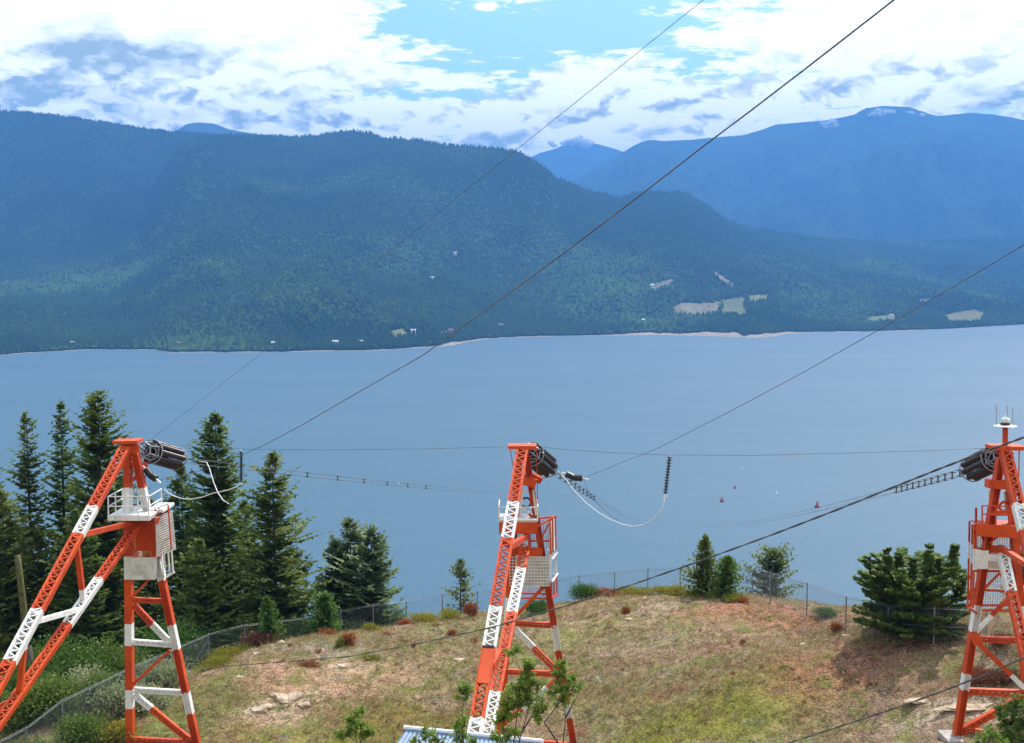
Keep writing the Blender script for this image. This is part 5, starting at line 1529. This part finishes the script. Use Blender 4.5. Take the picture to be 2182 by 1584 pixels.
def shrub(px_, py_, Y, w, h, material, label, seed, n=None, size=0.16, name='shrub', group='shrubs on and around the knoll', cat='shrub', sink=0.1, lobes=5, narrow=0.5):
    """px_,py_: where its foot stands"""
    x_ = X(px_, Y); base = Vector((x_, Y, gz(x_, Y) - sink))
    r_ = np.random.default_rng(seed)
    bl = [(r_.uniform(-.55, .55) * w / 2, r_.uniform(-.5, .5) * w / 2, h * r_.uniform(.30, .68), w * r_.uniform(.24, .38), w * r_.uniform(.24, .38), h * r_.uniform(.28, .38)) for _ in range(lobes)]
    n = n or int(1000 * w * h / 1.5 * (0.16 / size) ** 1.2) + 400
    return leafy(name, base, bl, n, size, M[material], label, group, seed, cat, narrow=narrow)

# undergrowth left, outside and along the fence
UG = [(20, 74, 6, 4.5, 'leaf_dark', 'dark leafy thicket at the left edge behind the mossy pole'), (120, 78, 6, 4.6, 'leaf_dark', 'dark leafy thicket below the low firs right of the mossy pole'),
      (215, 80, 5, 4.4, 'leaf_mid', 'bright leafy thicket between the laced legs and the upright leg of the leftmost pylon'), (330, 84, 5.5, 4.2, 'leaf_dark', 'dark leafy thicket seen through the leftmost pylon frame'),
      (405, 87, 4.0, 3.4, 'leaf_dark', 'leafy thicket behind the fence right of the leftmost pylon frame'),
      (165, 73.5, 2.6, 3.0, 'leaf_grey', 'silvery shrub between the fence wire and the bright thicket, upper one'), (190, 71.5, 2.4, 2.4, 'leaf_mid', 'bright green shrub below the silvery upper shrub'),
      (95, 70.5, 4, 3.0, 'leaf_mid', 'bright shrub at the foot of the mossy pole'), (10, 69.5, 3.4, 3.0, 'leaf_mid', 'bright shrub low at the left edge'),
      (235, 69.8, 2.8, 2.2, 'leaf_grey', 'silvery shrub just left of the foot of the upright leg'), (330, 75.0, 3.2, 2.0, 'leaf_grey', 'silvery shrub inside the leftmost pylon frame'),
      (300, 71.0, 2.4, 1.5, 'leaf_grey', 'low silvery shrub in front of the silvery frame shrub'), (150, 66.0, 2.8, 1.9, 'leaf_mid', 'green shrub under the fence wire near the bottom left'),
      (60, 61.5, 2.8, 2.0, 'leaf_mid', 'green shrub around the foot of the laced legs'), (-15, 58, 3, 2.4, 'leaf_mid', 'green shrub below the laced legs at the picture corner'), (230, 66.5, 2.2, 1.2, 'leaf_olive', 'olive shrub at the bottom beside the leftmost pylon foot'),
      (470, 88.0, 3.0, 2.4, 'leaf_dark', 'dark bush behind the fence at the foot of the broad fir'), (620, 90.5, 3.2, 2.4, 'leaf_mid', 'bright bush behind the fence below the layered fir'), (545, 90.0, 3.0, 2.2, 'leaf_dark', 'dark bush behind the fence left of the bright bush'),
      (820, 95, 3.5, 2.2, 'leaf_dark', 'dark bush under the loose conifer'), (745, 92.5, 2.6, 1.8, 'leaf_grey', 'grey twiggy bush at the fence below the small group')]
for i, (px_, Y, w, h, m_, lab) in enumerate(UG):
    shrub(px_, 0, Y, w, h, m_, lab, 200 + i, size=0.20 if w > 3.5 else 0.15, lobes=8)
# along the crest and on the slope
SL = [(550, 82.2, 2.3, 1.25, 'leaf_redbrown', 'large red brown shrub in front of the fence at the left shoulder'), (480, 80.8, 2.6, .9, 'leaf_olive', 'yellow green mat shrub left of the red brown shrub'), (440, 78.0, 3.0, .7, 'leaf_olive', 'flat yellow green shrub beside the slanted pylon leg'),
      (735, 80.8, .9, .95, 'leaf_red', 'rust red bush with green side on the upper slope'), (722, 80.6, .9, .8, 'leaf_olive', 'yellow green bush touching the rust red bush'), (690, 84.0, 1.4, .6, 'leaf_red', 'red and orange low shrub under the bushy bright fir'),
      (790, 85.6, 1.3, .7, 'leaf_olive', 'greenish low shrub on the crest left of the wild rosette'), (900, 88.5, 2.6, .9, 'leaf_olive', 'wide low olive shrub on the crest between small group and lone fir'), (855, 87.0, 1.2, .5, 'leaf_red', 'flat red shrub left of the wide olive shrub'),
      (1000, 88.6, 1.0, 1.2, 'leaf_red', 'rust red upright bush beside the lone fir'), (955, 89.5, 2.2, .8, 'leaf_olive', 'yellowish shrub at the foot of the lone fir'), (650, 76.6, 1.6, .4, 'leaf_red', 'flat rust red mat above the bare pale earth'),
      (785, 78.2, 1.4, .35, 'leaf_olive', 'flat yellow mat on the slope right of the rust red mat'), (960, 82.4, .6, .4, 'leaf_red', 'small red tuft on the slope left of the middle pylon'), (1140, 86.6, 2.0, 1.3, 'leaf_dark', 'green bush seen through the middle pylon frame'),
      (1245, 89.4, 2.0, 1.4, 'leaf_dark', 'green fern-like bush on the crest just right of the middle pylon'), (1290, 89.2, 2.4, .7, 'leaf_red', 'orange brown shrub on the crest right of the fern-like bush'), (1360, 89.5, 3.0, .75, 'leaf_olive', 'olive mat on the crest, left of the middle one'),
      (1430, 88.8, 2.8, .8, 'leaf_olive', 'olive mat on the crest, nearest the pointed young fir'), (1490, 87.6, 2.2, .6, 'leaf_olive', 'yellow green mat at the foot of the pointed young fir'), (1530, 86.2, .9, .9, 'leaf', 'light green sprig between the two young firs'),
      (1335, 83.6, .65, .55, 'leaf_red', 'small round rust red bush alone on the open slope'), (1797, 75.6, .8, .65, 'leaf_red', 'round rust red bush at the fence post left of the wide conifer'), (1775, 78.5, 2.0, .6, 'leaf_dark', 'low green bush behind the fence left of the round rust bush'),
      (1590, 84.5, 1.2, .5, 'leaf_red', 'dark red mat right of the shorter young fir'), (2110, 65.4, 2.2, .9, 'leaf_redbrown', 'red brown bush inside the rightmost pylon frame, left one'), (2160, 65.0, 2.0, .9, 'leaf_redbrown', 'red brown bush inside the rightmost pylon frame, right one'),
      (2150, 67.8, 1.4, .8, 'leaf_redbrown', 'darker red brown bush higher behind the pylon frame'), (1560, 84.8, 1.6, .6, 'leaf_olive', 'low olive shrub in front of the shorter young fir')]
for i, (px_, Y, w, h, m_, lab) in enumerate(SL):
    shrub(px_, 0, Y, w, h, m_, lab, 300 + i, size=0.11, lobes=5, n=int(1500 * w * h) + 250)

# small red weeds on the slope
weeds = [(880, 80, 'on the bare ground left of the middle pylon'), (1010, 81, 'close left of the middle pylon leg'), (820, 83, 'above the yellow mat'), (930, 85, 'near the crest left of the lone fir'), (610, 80, 'right of the large red brown shrub'), (1590, 75, 'in the middle of the right slope'), (670, 79, 'above the rust red mat')]
for i, (px_, Y, t) in enumerate(weeds):
    shrub(px_, 0, Y, .4, .4, 'leaf_red', 'tiny red weed ' + t, 400 + i, size=0.09, lobes=3, n=160, name='weed', cat='weed', group='small red weeds on the slope')

# foreground saplings (nearer than the pylons)
def sapling(label, Y, stems, clumps, seed, mname='leaf', size=0.13, n=None):
    base_px, base_py = stems[0][0]
    base = P(base_px, base_py, Y)
    g = gz(base.x, Y)
    foot = Vector((base.x, Y, g))
    o = empty('sapling', foot, label, 'sapling', 'leafy saplings at the bottom edge')
    mb = MB(); r_ = np.random.default_rng(seed)
    for st in stems:
        pts = [P(a, b, Y + r_.normal() * .15) - foot for a, b in st]
        if st is stems[0] or st[0] == stems[0][0]: pts = [Vector((0, 0, -.1))] + pts
        rr = list(np.linspace(.035, .010, len(pts)))
        mb.tube(pts, rr, 6)
    V, Cc = [], []
    for (cx_, cy_, rx, ry) in clumps:
        c0 = P(cx_, cy_, Y) - foot; k = Y / F
        rxm, rym = rx * k, ry * k
        ntw = max(6, int(rxm * rym * 85) + 5)
        for t in range(ntw):
            d = r_.normal(size=3); d /= np.linalg.norm(d); rr_ = r_.random() ** .5
            tip = np.array((c0.x + d[0] * rxm * rr_, c0.y + d[1] * rxm * .8 * rr_, c0.z + d[2] * rym * rr_))
            root = np.array((c0.x + d[0] * rxm * .15, c0.y, c0.z - rym * .35))
            mb.tube([Vector(root), Vector(root * .4 + tip * .6 + np.array((0, 0, .03))), Vector(tip)], [.008, .006, .003], 4, cap=False)
            ax = tip - root; Ln = np.linalg.norm(ax) + 1e-6; ax = ax / Ln
            for j in range(11):                      # leaflets in pairs along the twig
                f = .35 + .65 * (j + r_.random()) / 9; c = root + ax * Ln * f
                for s_ in (-1, 1):
                    sd = np.cross(ax, r_.normal(size=3)); sd /= np.linalg.norm(sd) + 1e-6
                    ld = ax * .6 + sd * s_ + np.array((0, 0, -.15)); ld /= np.linalg.norm(ld)
                    wd = np.cross(ld, np.array((0.2, -.3, 1)) + r_.normal(size=3) * .4); wd /= np.linalg.norm(wd) + 1e-6
                    Lf = size * (.7 + .6 * r_.random())
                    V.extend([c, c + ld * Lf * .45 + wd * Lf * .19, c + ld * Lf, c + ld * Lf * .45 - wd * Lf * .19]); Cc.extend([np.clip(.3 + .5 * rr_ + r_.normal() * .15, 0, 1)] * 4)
    mb.build('stem', M['bark'], o, True)
    V_ = np.array(V)
    np_mesh('foliage', V_, np.arange(len(V_)).reshape(-1, 4), M[mname], o, np.repeat(np.array(Cc)[:, None], 3, 1))
sapling('leafy sapling with several stems in front of the middle pylon', 42, [[(1090, 1640), (1097, 1560), (1105, 1500), (1112, 1440), (1098, 1400)], [(1090, 1640), (1112, 1560), (1130, 1500), (1128, 1440)], [(1090, 1640), (1075, 1570), (1072, 1520)], [(1112, 1560), (1150, 1500)]],
        [(1096, 1385, 24, 20), (1122, 1428, 26, 30), (1130, 1425, 18, 20), (1090, 1500, 34, 40), (1125, 1480, 36, 44), (1152, 1510, 28, 34), (1070, 1530, 22, 30), (1090, 1560, 34, 20), (1140, 1455, 26, 22), (1060, 1575, 26, 16), (1105, 1465, 24, 26)], 51)
sapling('slender sapling beside the right leg of the middle pylon', 41, [[(1198, 1650), (1200, 1584), (1205, 1530), (1200, 1480), (1194, 1430)], [(1200, 1600), (1160, 1540), (1190, 1500), (1210, 1480)], [(1205, 1530), (1232, 1480)]],
        [(1198, 1412, 18, 16), (1190, 1436, 20, 20), (1206, 1468, 24, 22), (1195, 1492, 28, 18), (1232, 1462, 18, 14), (1180, 1470, 18, 16), (1213, 1445, 16, 14)], 52)
sapling('thin sapling left of the laced legs with two leaf tufts', 43, [[(985, 1650), (988, 1584), (984, 1530), (990, 1480)]], [(990, 1466, 24, 18), (985, 1482, 18, 14), (982, 1545, 22, 26), (975, 1570, 24, 16)], 53)
sapling('low sapling rising before the left half of the blue roof', 42, [[(905, 1660), (908, 1584), (905, 1560)]], [(910, 1568, 26, 20), (930, 1578, 20, 14), (888, 1580, 18, 12), (1010, 1582, 20, 14)], 54)
sapling('round leafy sapling at the bottom edge left of the blue roof', 42, [[(758, 1660), (760, 1584), (752, 1530)], [(760, 1600), (785, 1545)]], [(745, 1530, 22, 20), (765, 1545, 30, 26), (735, 1562, 26, 24), (785, 1562, 20, 20), (765, 1515, 14, 10)], 55)
sapling('dense leafy bush in the lower right corner before the rightmost pylon', 38, [[(2150, 1680), (2150, 1584), (2160, 1520)], [(2150, 1640), (2120, 1560)]], [(2165, 1500, 34, 26), (2150, 1540, 44, 34), (2176, 1540, 34, 50), (2130, 1510, 26, 14), (2110, 1560, 26, 18), (2180, 1580, 40, 30), (2150, 1570, 40, 20)], 56, 'leaf_dark', .12)
sapling('yellow green leafy sprig at the lower right corner', 36, [[(2110, 1700), (2108, 1600), (2105, 1570)]], [(2106, 1566, 30, 20), (2092, 1582, 24, 14), (2130, 1580, 22, 14)], 57, 'leaf', .10)

# ------------------------------------------------------------------ pole
def pole():
    b0 = P(84, 1548, 71); b0.z = gz(b0.x, 71); top = P(37, 1183, 76)
    base = P(84, 1548, 74); base.z -= 1.2
    o = empty('wooden_pole', base, 'leaning old wooden pole with mossy top at the left edge', 'pole')
    mb = MB(); d = top - base
    mb.tube([d * t for t in np.linspace(0, .52, 5)], [.24, .235, .23, .225, .22], 10); mb.build('shaft', M['pole'], o, True)
    mb = MB(); mb.tube([d * t for t in np.linspace(.52, 1, 5)], [.22, .215, .21, .2, .19], 10); mb.build('mossy_top', M['moss'], o, True)
pole()

# ------------------------------------------------------------------ rocks and small things
def rock(px_, Y, sx, sy, sz, label, seed, rz=0):
    x_ = X(px_, Y); base = Vector((x_, Y, gz(x_, Y) - sz * .15))
    import bmesh
    bm = bmesh.new(); bmesh.ops.create_icosphere(bm, subdivisions=3, radius=1.0)
    r_ = random.Random(seed); ph = [r_.random() * 9 for _ in range(6)]
    for v in bm.verts:
        c = v.co.copy()
        k = 1 + .18 * math.sin(c.x * 3 + ph[0]) * math.cos(c.y * 4 + ph[1]) + .10 * math.sin(c.z * 7 + ph[2] + c.x * 5) + .05 * math.sin(c.y * 13 + ph[3])
        zz = max(min(c.z * k * (1.0 + .35 * math.sin(c.x * 2.2 + ph[4])), .62 + .25 * math.sin(c.x * 3.3 + ph[5]) + .2 * c.y), -.3)
        v.co = (c.x * k * sx, c.y * k * sy, zz * sz)
    me = bpy.data.meshes.new('rock'); bm.to_mesh(me); bm.free(); me.materials.append(M['rock'])
    o = link('rock', me); o.location = base; o.rotation_euler = (0, 0, rz); tag(o, label, 'rock', 'pale rocks on the slope')
rock(600, 71.6, 1.05, .70, .62, 'largest pale rock slab in the bare earth right of the leftmost pylon', 1, .35)
rock(545, 70.2, .7, .4, .30, 'flat pale slab below the largest rock', 2, .2)
rock(640, 70.8, .4, .3, .22, 'small flat slab at the right end of the bare earth', 3, -.2)
rock(720, 76.2, .5, .3, .26, 'pale rock streak above the bare earth', 4, .5)
rock(590, 81.5, .30, .22, .22, 'white stone beside the large red brown shrub', 5)
rock(537, 79.0, .28, .2, .16, 'white stone below the large red brown shrub', 6)
rock(976, 77.6, .42, .3, .2, 'pale stone left of the middle pylon legs', 7)
rock(1345, 82.0, .26, .2, .12, 'white stone below the small round rust bush', 8)
rock(1375, 86.8, .3, .2, .14, 'white stone on the crest above the round rust bush', 9)
rock(1722, 74.3, .2, .16, .12, 'white stone in the middle of the right slope', 10)
rock(1815, 74.2, .22, .2, .14, 'white stone beside the round rust bush at the fence', 11)
rock(2080, 63.2, 1.5, .5, .16, 'pale slab behind the foot of the rightmost pylon', 12, .2)
rock(1985, 64.4, 1.0, .4, .12, 'pale slab left of the rightmost pylon leg', 13, .1)
rock(500, 74.5, .35, .2, .14, 'pale stone at the upper left of the bare earth', 14)
p = P(1281, 1458, 72.6); q = P(1276, 1441, 72.4); g_ = gz(p.x, p.y)
mb = MB(p); mb.tube([Vector((p.x, p.y, g_ - .05)), Vector((q.x - .1, q.y, g_ + .45))], .05, 8); tag(mb.build('white_stake', M['white']), 'short white stake leaning on the slope right of the middle pylon', 'stake')

# pebbles and grass (uncountable)
def scatter_pts(n, y0=60, y1=90):
    x_ = rng.uniform(-34, 34, n); y_ = rng.uniform(y0, y1, n)
    z_ = ground_np(x_, y_) + bumpy(x_, y_)
    return x_, y_, z_
def bareness(x_, y_):
    """how bare the soil is (0..1): the red and pale earth patches"""
    out = np.zeros(len(x_))
    wx_ = x_ + 2.2 * fbm(x_ * 0.5, y_ * 0.5, 4, 0.6); wy_ = y_ + 2.2 * fbm(x_ * 0.5 + 70, y_ * 0.5 + 31, 4, 0.6)
    for (px, py, Y, rx, ry, c, st) in zones:
        g_ = np.clip(np.exp(-(((wx_ - X(px, Y)) / rx) ** 2 + ((wy_ - Y) / ry) ** 2)) * 1.6 - .1, 0, 1)
        green = c[1] > c[0] * .80
        out = out * (1 - g_) + (0 if green else st) * g_
    return out
def pebbles():
    n = 16000
    x_, y_, z_ = scatter_pts(n)
    keep = (x_ > -20) & ((fbm(x_ * .4, y_ * .4, 3) > .02) | (rng.random(n) < bareness(x_, y_) * .8))
    x_, y_, z_ = x_[keep], y_[keep], z_[keep]; n = len(x_)
    s = .02 + .05 * rng.random(n) ** 3 + .015 * rng.random(n)
    base = np.array([(1, 0, 0), (-1, 0, 0), (0, 1, 0), (0, -1, 0), (0, 0, 1), (0, 0, -1)], float)
    V = base[None] * (.6 + .8 * rng.random((n, 6, 1))) * s[:, None, None] * np.array((1.2, 1.0, .8))
    V += np.stack([x_, y_, z_], -1)[:, None, :]
    f = np.array([(0, 2, 4), (2, 1, 4), (1, 3, 4), (3, 0, 4), (2, 0, 5), (1, 2, 5), (3, 1, 5), (0, 3, 5)])
    tag(np_mesh('pebbles', V.reshape(-1, 3), (f[None] + (np.arange(n) * 6)[:, None, None]).reshape(-1, 3), M['rock']), 'scattered pale pebbles on the slope', kind='stuff')
pebbles()
def grass():
    n = 85000
    x_, y_, z_ = scatter_pts(n, 59, 96)
    d = fbm(x_ * .35 + 9, y_ * .35, 4, .6)
    keep = (d > -.12 + .12 * rng.random(n)) & (rng.random(n) > bareness(x_, y_) * .93)
    x_, y_, z_ = x_[keep], y_[keep], z_[keep]; n = len(x_); k = 5
    a = rng.random((n, k)) * 6.283; h = (.09 + .30 * rng.random((n, 1)) ** 3) * (.6 + .6 * rng.random((n, k)))
    c = np.stack([x_, y_, z_], -1)[:, None, :] + np.stack([np.cos(a) * .05, np.sin(a) * .05, a * 0], -1)
    tip = c + np.stack([np.cos(a) * h * .5, np.sin(a) * h * .5, h], -1)
    w_ = .014
    sd = np.stack([-np.sin(a) * w_, np.cos(a) * w_, a * 0], -1)
    V = np.stack([c - sd, c + sd, tip], 2).reshape(-1, 3)
    sh = np.repeat(rng.random(n), k * 3)
    tag(np_mesh('grass', V, np.arange(len(V)).reshape(-1, 3), M['grass'], None, np.repeat(sh[:, None], 3, 1)), 'short dry grass tufts over the knoll', kind='stuff')
grass()
def scrub(name, n, mat_, label, seed, lo, hi, k=26):
    r_ = np.random.default_rng(seed)
    x_ = r_.uniform(-30, 30, n); y_ = r_.uniform(60, 92, n)
    keep = (fbm(x_ * .3 + seed, y_ * .3, 4, .6) > 0.0) & (x_ > -19); x_, y_ = x_[keep], y_[keep]; n = len(x_)
    z_ = ground_np(x_, y_) + bumpy(x_, y_)
    size = r_.uniform(lo, hi, (n, 1))
    d = r_.normal(size=(n, k, 3)); d /= np.linalg.norm(d, axis=2)[..., None]; d[..., 2] = np.abs(d[..., 2])
    c = np.stack([x_, y_, z_], -1)[:, None, :] + d * (size * (.3 + .9 * r_.random((n, k))))[..., None] * np.array((1.3, 1.0, .75))
    e = d + r_.normal(size=d.shape) * .6; e /= np.linalg.norm(e, axis=2)[..., None]
    f = np.cross(e, r_.normal(size=d.shape)); f /= np.linalg.norm(f, axis=2)[..., None]
    L_ = (.05 + .07 * r_.random((n, k)))[..., None]
    V = np.stack([c, c + e * L_ * .5 + f * L_ * .22, c + e * L_ * 1.4, c + e * L_ * .5 - f * L_ * .22], 2).reshape(-1, 3)
    tag(np_mesh(name, V, np.arange(len(V)).reshape(-1, 4), M[mat_], None, np.repeat(np.repeat(r_.random(n * k)[:, None], 4, 0), 3, 1)), label, kind='stuff')
scrub('low_scrub', 1500, 'leaf_olive', 'low olive ground scrub among the grass', 71, .10, .30)
scrub('dead_scrub', 1100, 'leaf_redbrown', 'dead brown ground scrub among the grass', 83, .08, .24)
scrub('grey_scrub', 1200, 'leaf_grey', 'grey green ground scrub among the grass', 97, .08, .22)

# ------------------------------------------------------------------ buoys on the lake
def buoy(px_, py_, s, m_, label, name='cone_buoy'):
    Y = 170 * F / (py_ - HOR) * 1.0
    base = P(px_, py_, Y); base.z = 0
    o = empty(name, base, label, 'buoy', 'buoys floating on the lake')
    mb = MB(); mb.tube([Vector((0, 0, .12 * s)), Vector((0, 0, s))], [s * .36, s * .05], 12); mb.build('cone', M[m_], o)
    mb = MB(); mb.tube([Vector((0, 0, -.1)), Vector((0, 0, .14 * s))], [s * .42, s * .42], 12); mb.build('float', M['black'] if m_ != 'white' else M['white'], o)
buoy(1538, 1073, 4.0, 'buoy', 'red cone buoy right of the white jumper loop')
buoy(1741, 1085, 4.8, 'buoy', 'largest red cone buoy, on the water at right')
buoy(1566, 1044, 2.8, 'buoy', 'small red cone buoy farther out')
buoy(1655, 1056, 2.6, 'white', 'dark and white buoy between the red cones')
buoy(1581, 1002, 2.4, 'white', 'tiny pale buoy farthest out')
buoy(850, 1034, 1.8, 'white', 'tiny pale float on the water right of the leftmost spacers')

# ------------------------------------------------------------------ cloud wisps clinging to the mountain
def wisp(px_, py_, Y, w, h, label, seed):
    r_ = np.random.default_rng(seed)
    c = P(px_, py_, Y); o = empty('cloud_wisp', c, label, 'cloud', 'small clouds on the mountain')
    import bmesh
    bm = bmesh.new()
    for i in range(16):
        rr = (.16 + .3 * r_.random()) * h
        m_ = Matrix.Translation((r_.normal() * w * .3, r_.normal() * w * .15, r_.normal() * h * .26)) @ Matrix.Diagonal((1.7, 1.3, 1, 1))
        bmesh.ops.create_icosphere(bm, subdivisions=2, radius=rr, matrix=m_)
    for v in bm.verts:
        v.co += Vector((r_.normal(), r_.normal(), r_.normal())) * h * .035
    me = bpy.data.meshes.new('puff'); bm.to_mesh(me); bm.free(); me.materials.append(CLOUD)
    me.polygons.foreach_set('use_smooth', [True] * len(me.polygons)); link('puff', me, o)
CLOUD = bpy.data.materials.new('cloud_white'); CLOUD.use_nodes = True
N = NT(CLOUD.node_tree)
fw = N.n('ShaderNodeLayerWeight', i_Blend=0.5).outputs['Facing']
co = N.n('ShaderNodeTexCoord').outputs['Object']
al = N.m('MULTIPLY', N.sm(fw, 0.15, 0.85, 1.0, 0.0), N.sm(N.noise(co, 0.02, 4.0, .6), .38, .6))
mx = N.n('ShaderNodeMixShader', i_0=al, i_1=N.n('ShaderNodeBsdfTransparent').outputs[0], i_2=N.n('ShaderNodeBsdfDiffuse', i_Color=(0.95, 0.95, 0.95)).outputs[0])
N.n('ShaderNodeOutputMaterial', i_Surface=mx.outputs[0])
wisp(1880, 243, 14200, 150, 120, 'small white cloud puff on the highest summit of the right massif', 1)
wisp(1764, 262, 14100, 150, 75, 'thin cloud wisp left of the highest summit', 2)
wisp(1935, 244, 14200, 170, 70, 'faint cloud wisp right of the white summit puff', 3)
wisp(1222, 306, 17600, 520, 120, 'low cloud bank covering the top of the valley mountain', 4)

# ------------------------------------------------------------------ haze
def haze():
    mb = MB(); x0_, x1_, y0_, y1_, z0_, z1_ = -15000, 15000, -900, 21300, -25, 2150
    mb.box(((x0_ + x1_) / 2, (y0_ + y1_) / 2, (z0_ + z1_) / 2), x1_ - x0_, y1_ - y0_, z1_ - z0_)
    m = bpy.data.materials.new('haze_air'); m.use_nodes = True
    N = NT(m.node_tree)
    v = N.n('ShaderNodeVolumePrincipled')
    v.inputs['Color'].default_value = (*HAZE_COLOR, 1)
    v.inputs['Density'].default_value = HAZE_DENSITY
    v.inputs['Anisotropy'].default_value = 0.0
    N.n('ShaderNodeOutputMaterial', i_Volume=v.outputs[0])
    tag(mb.build('haze', m), 'thin blue air over the lake and mountains', kind='stuff')
haze()
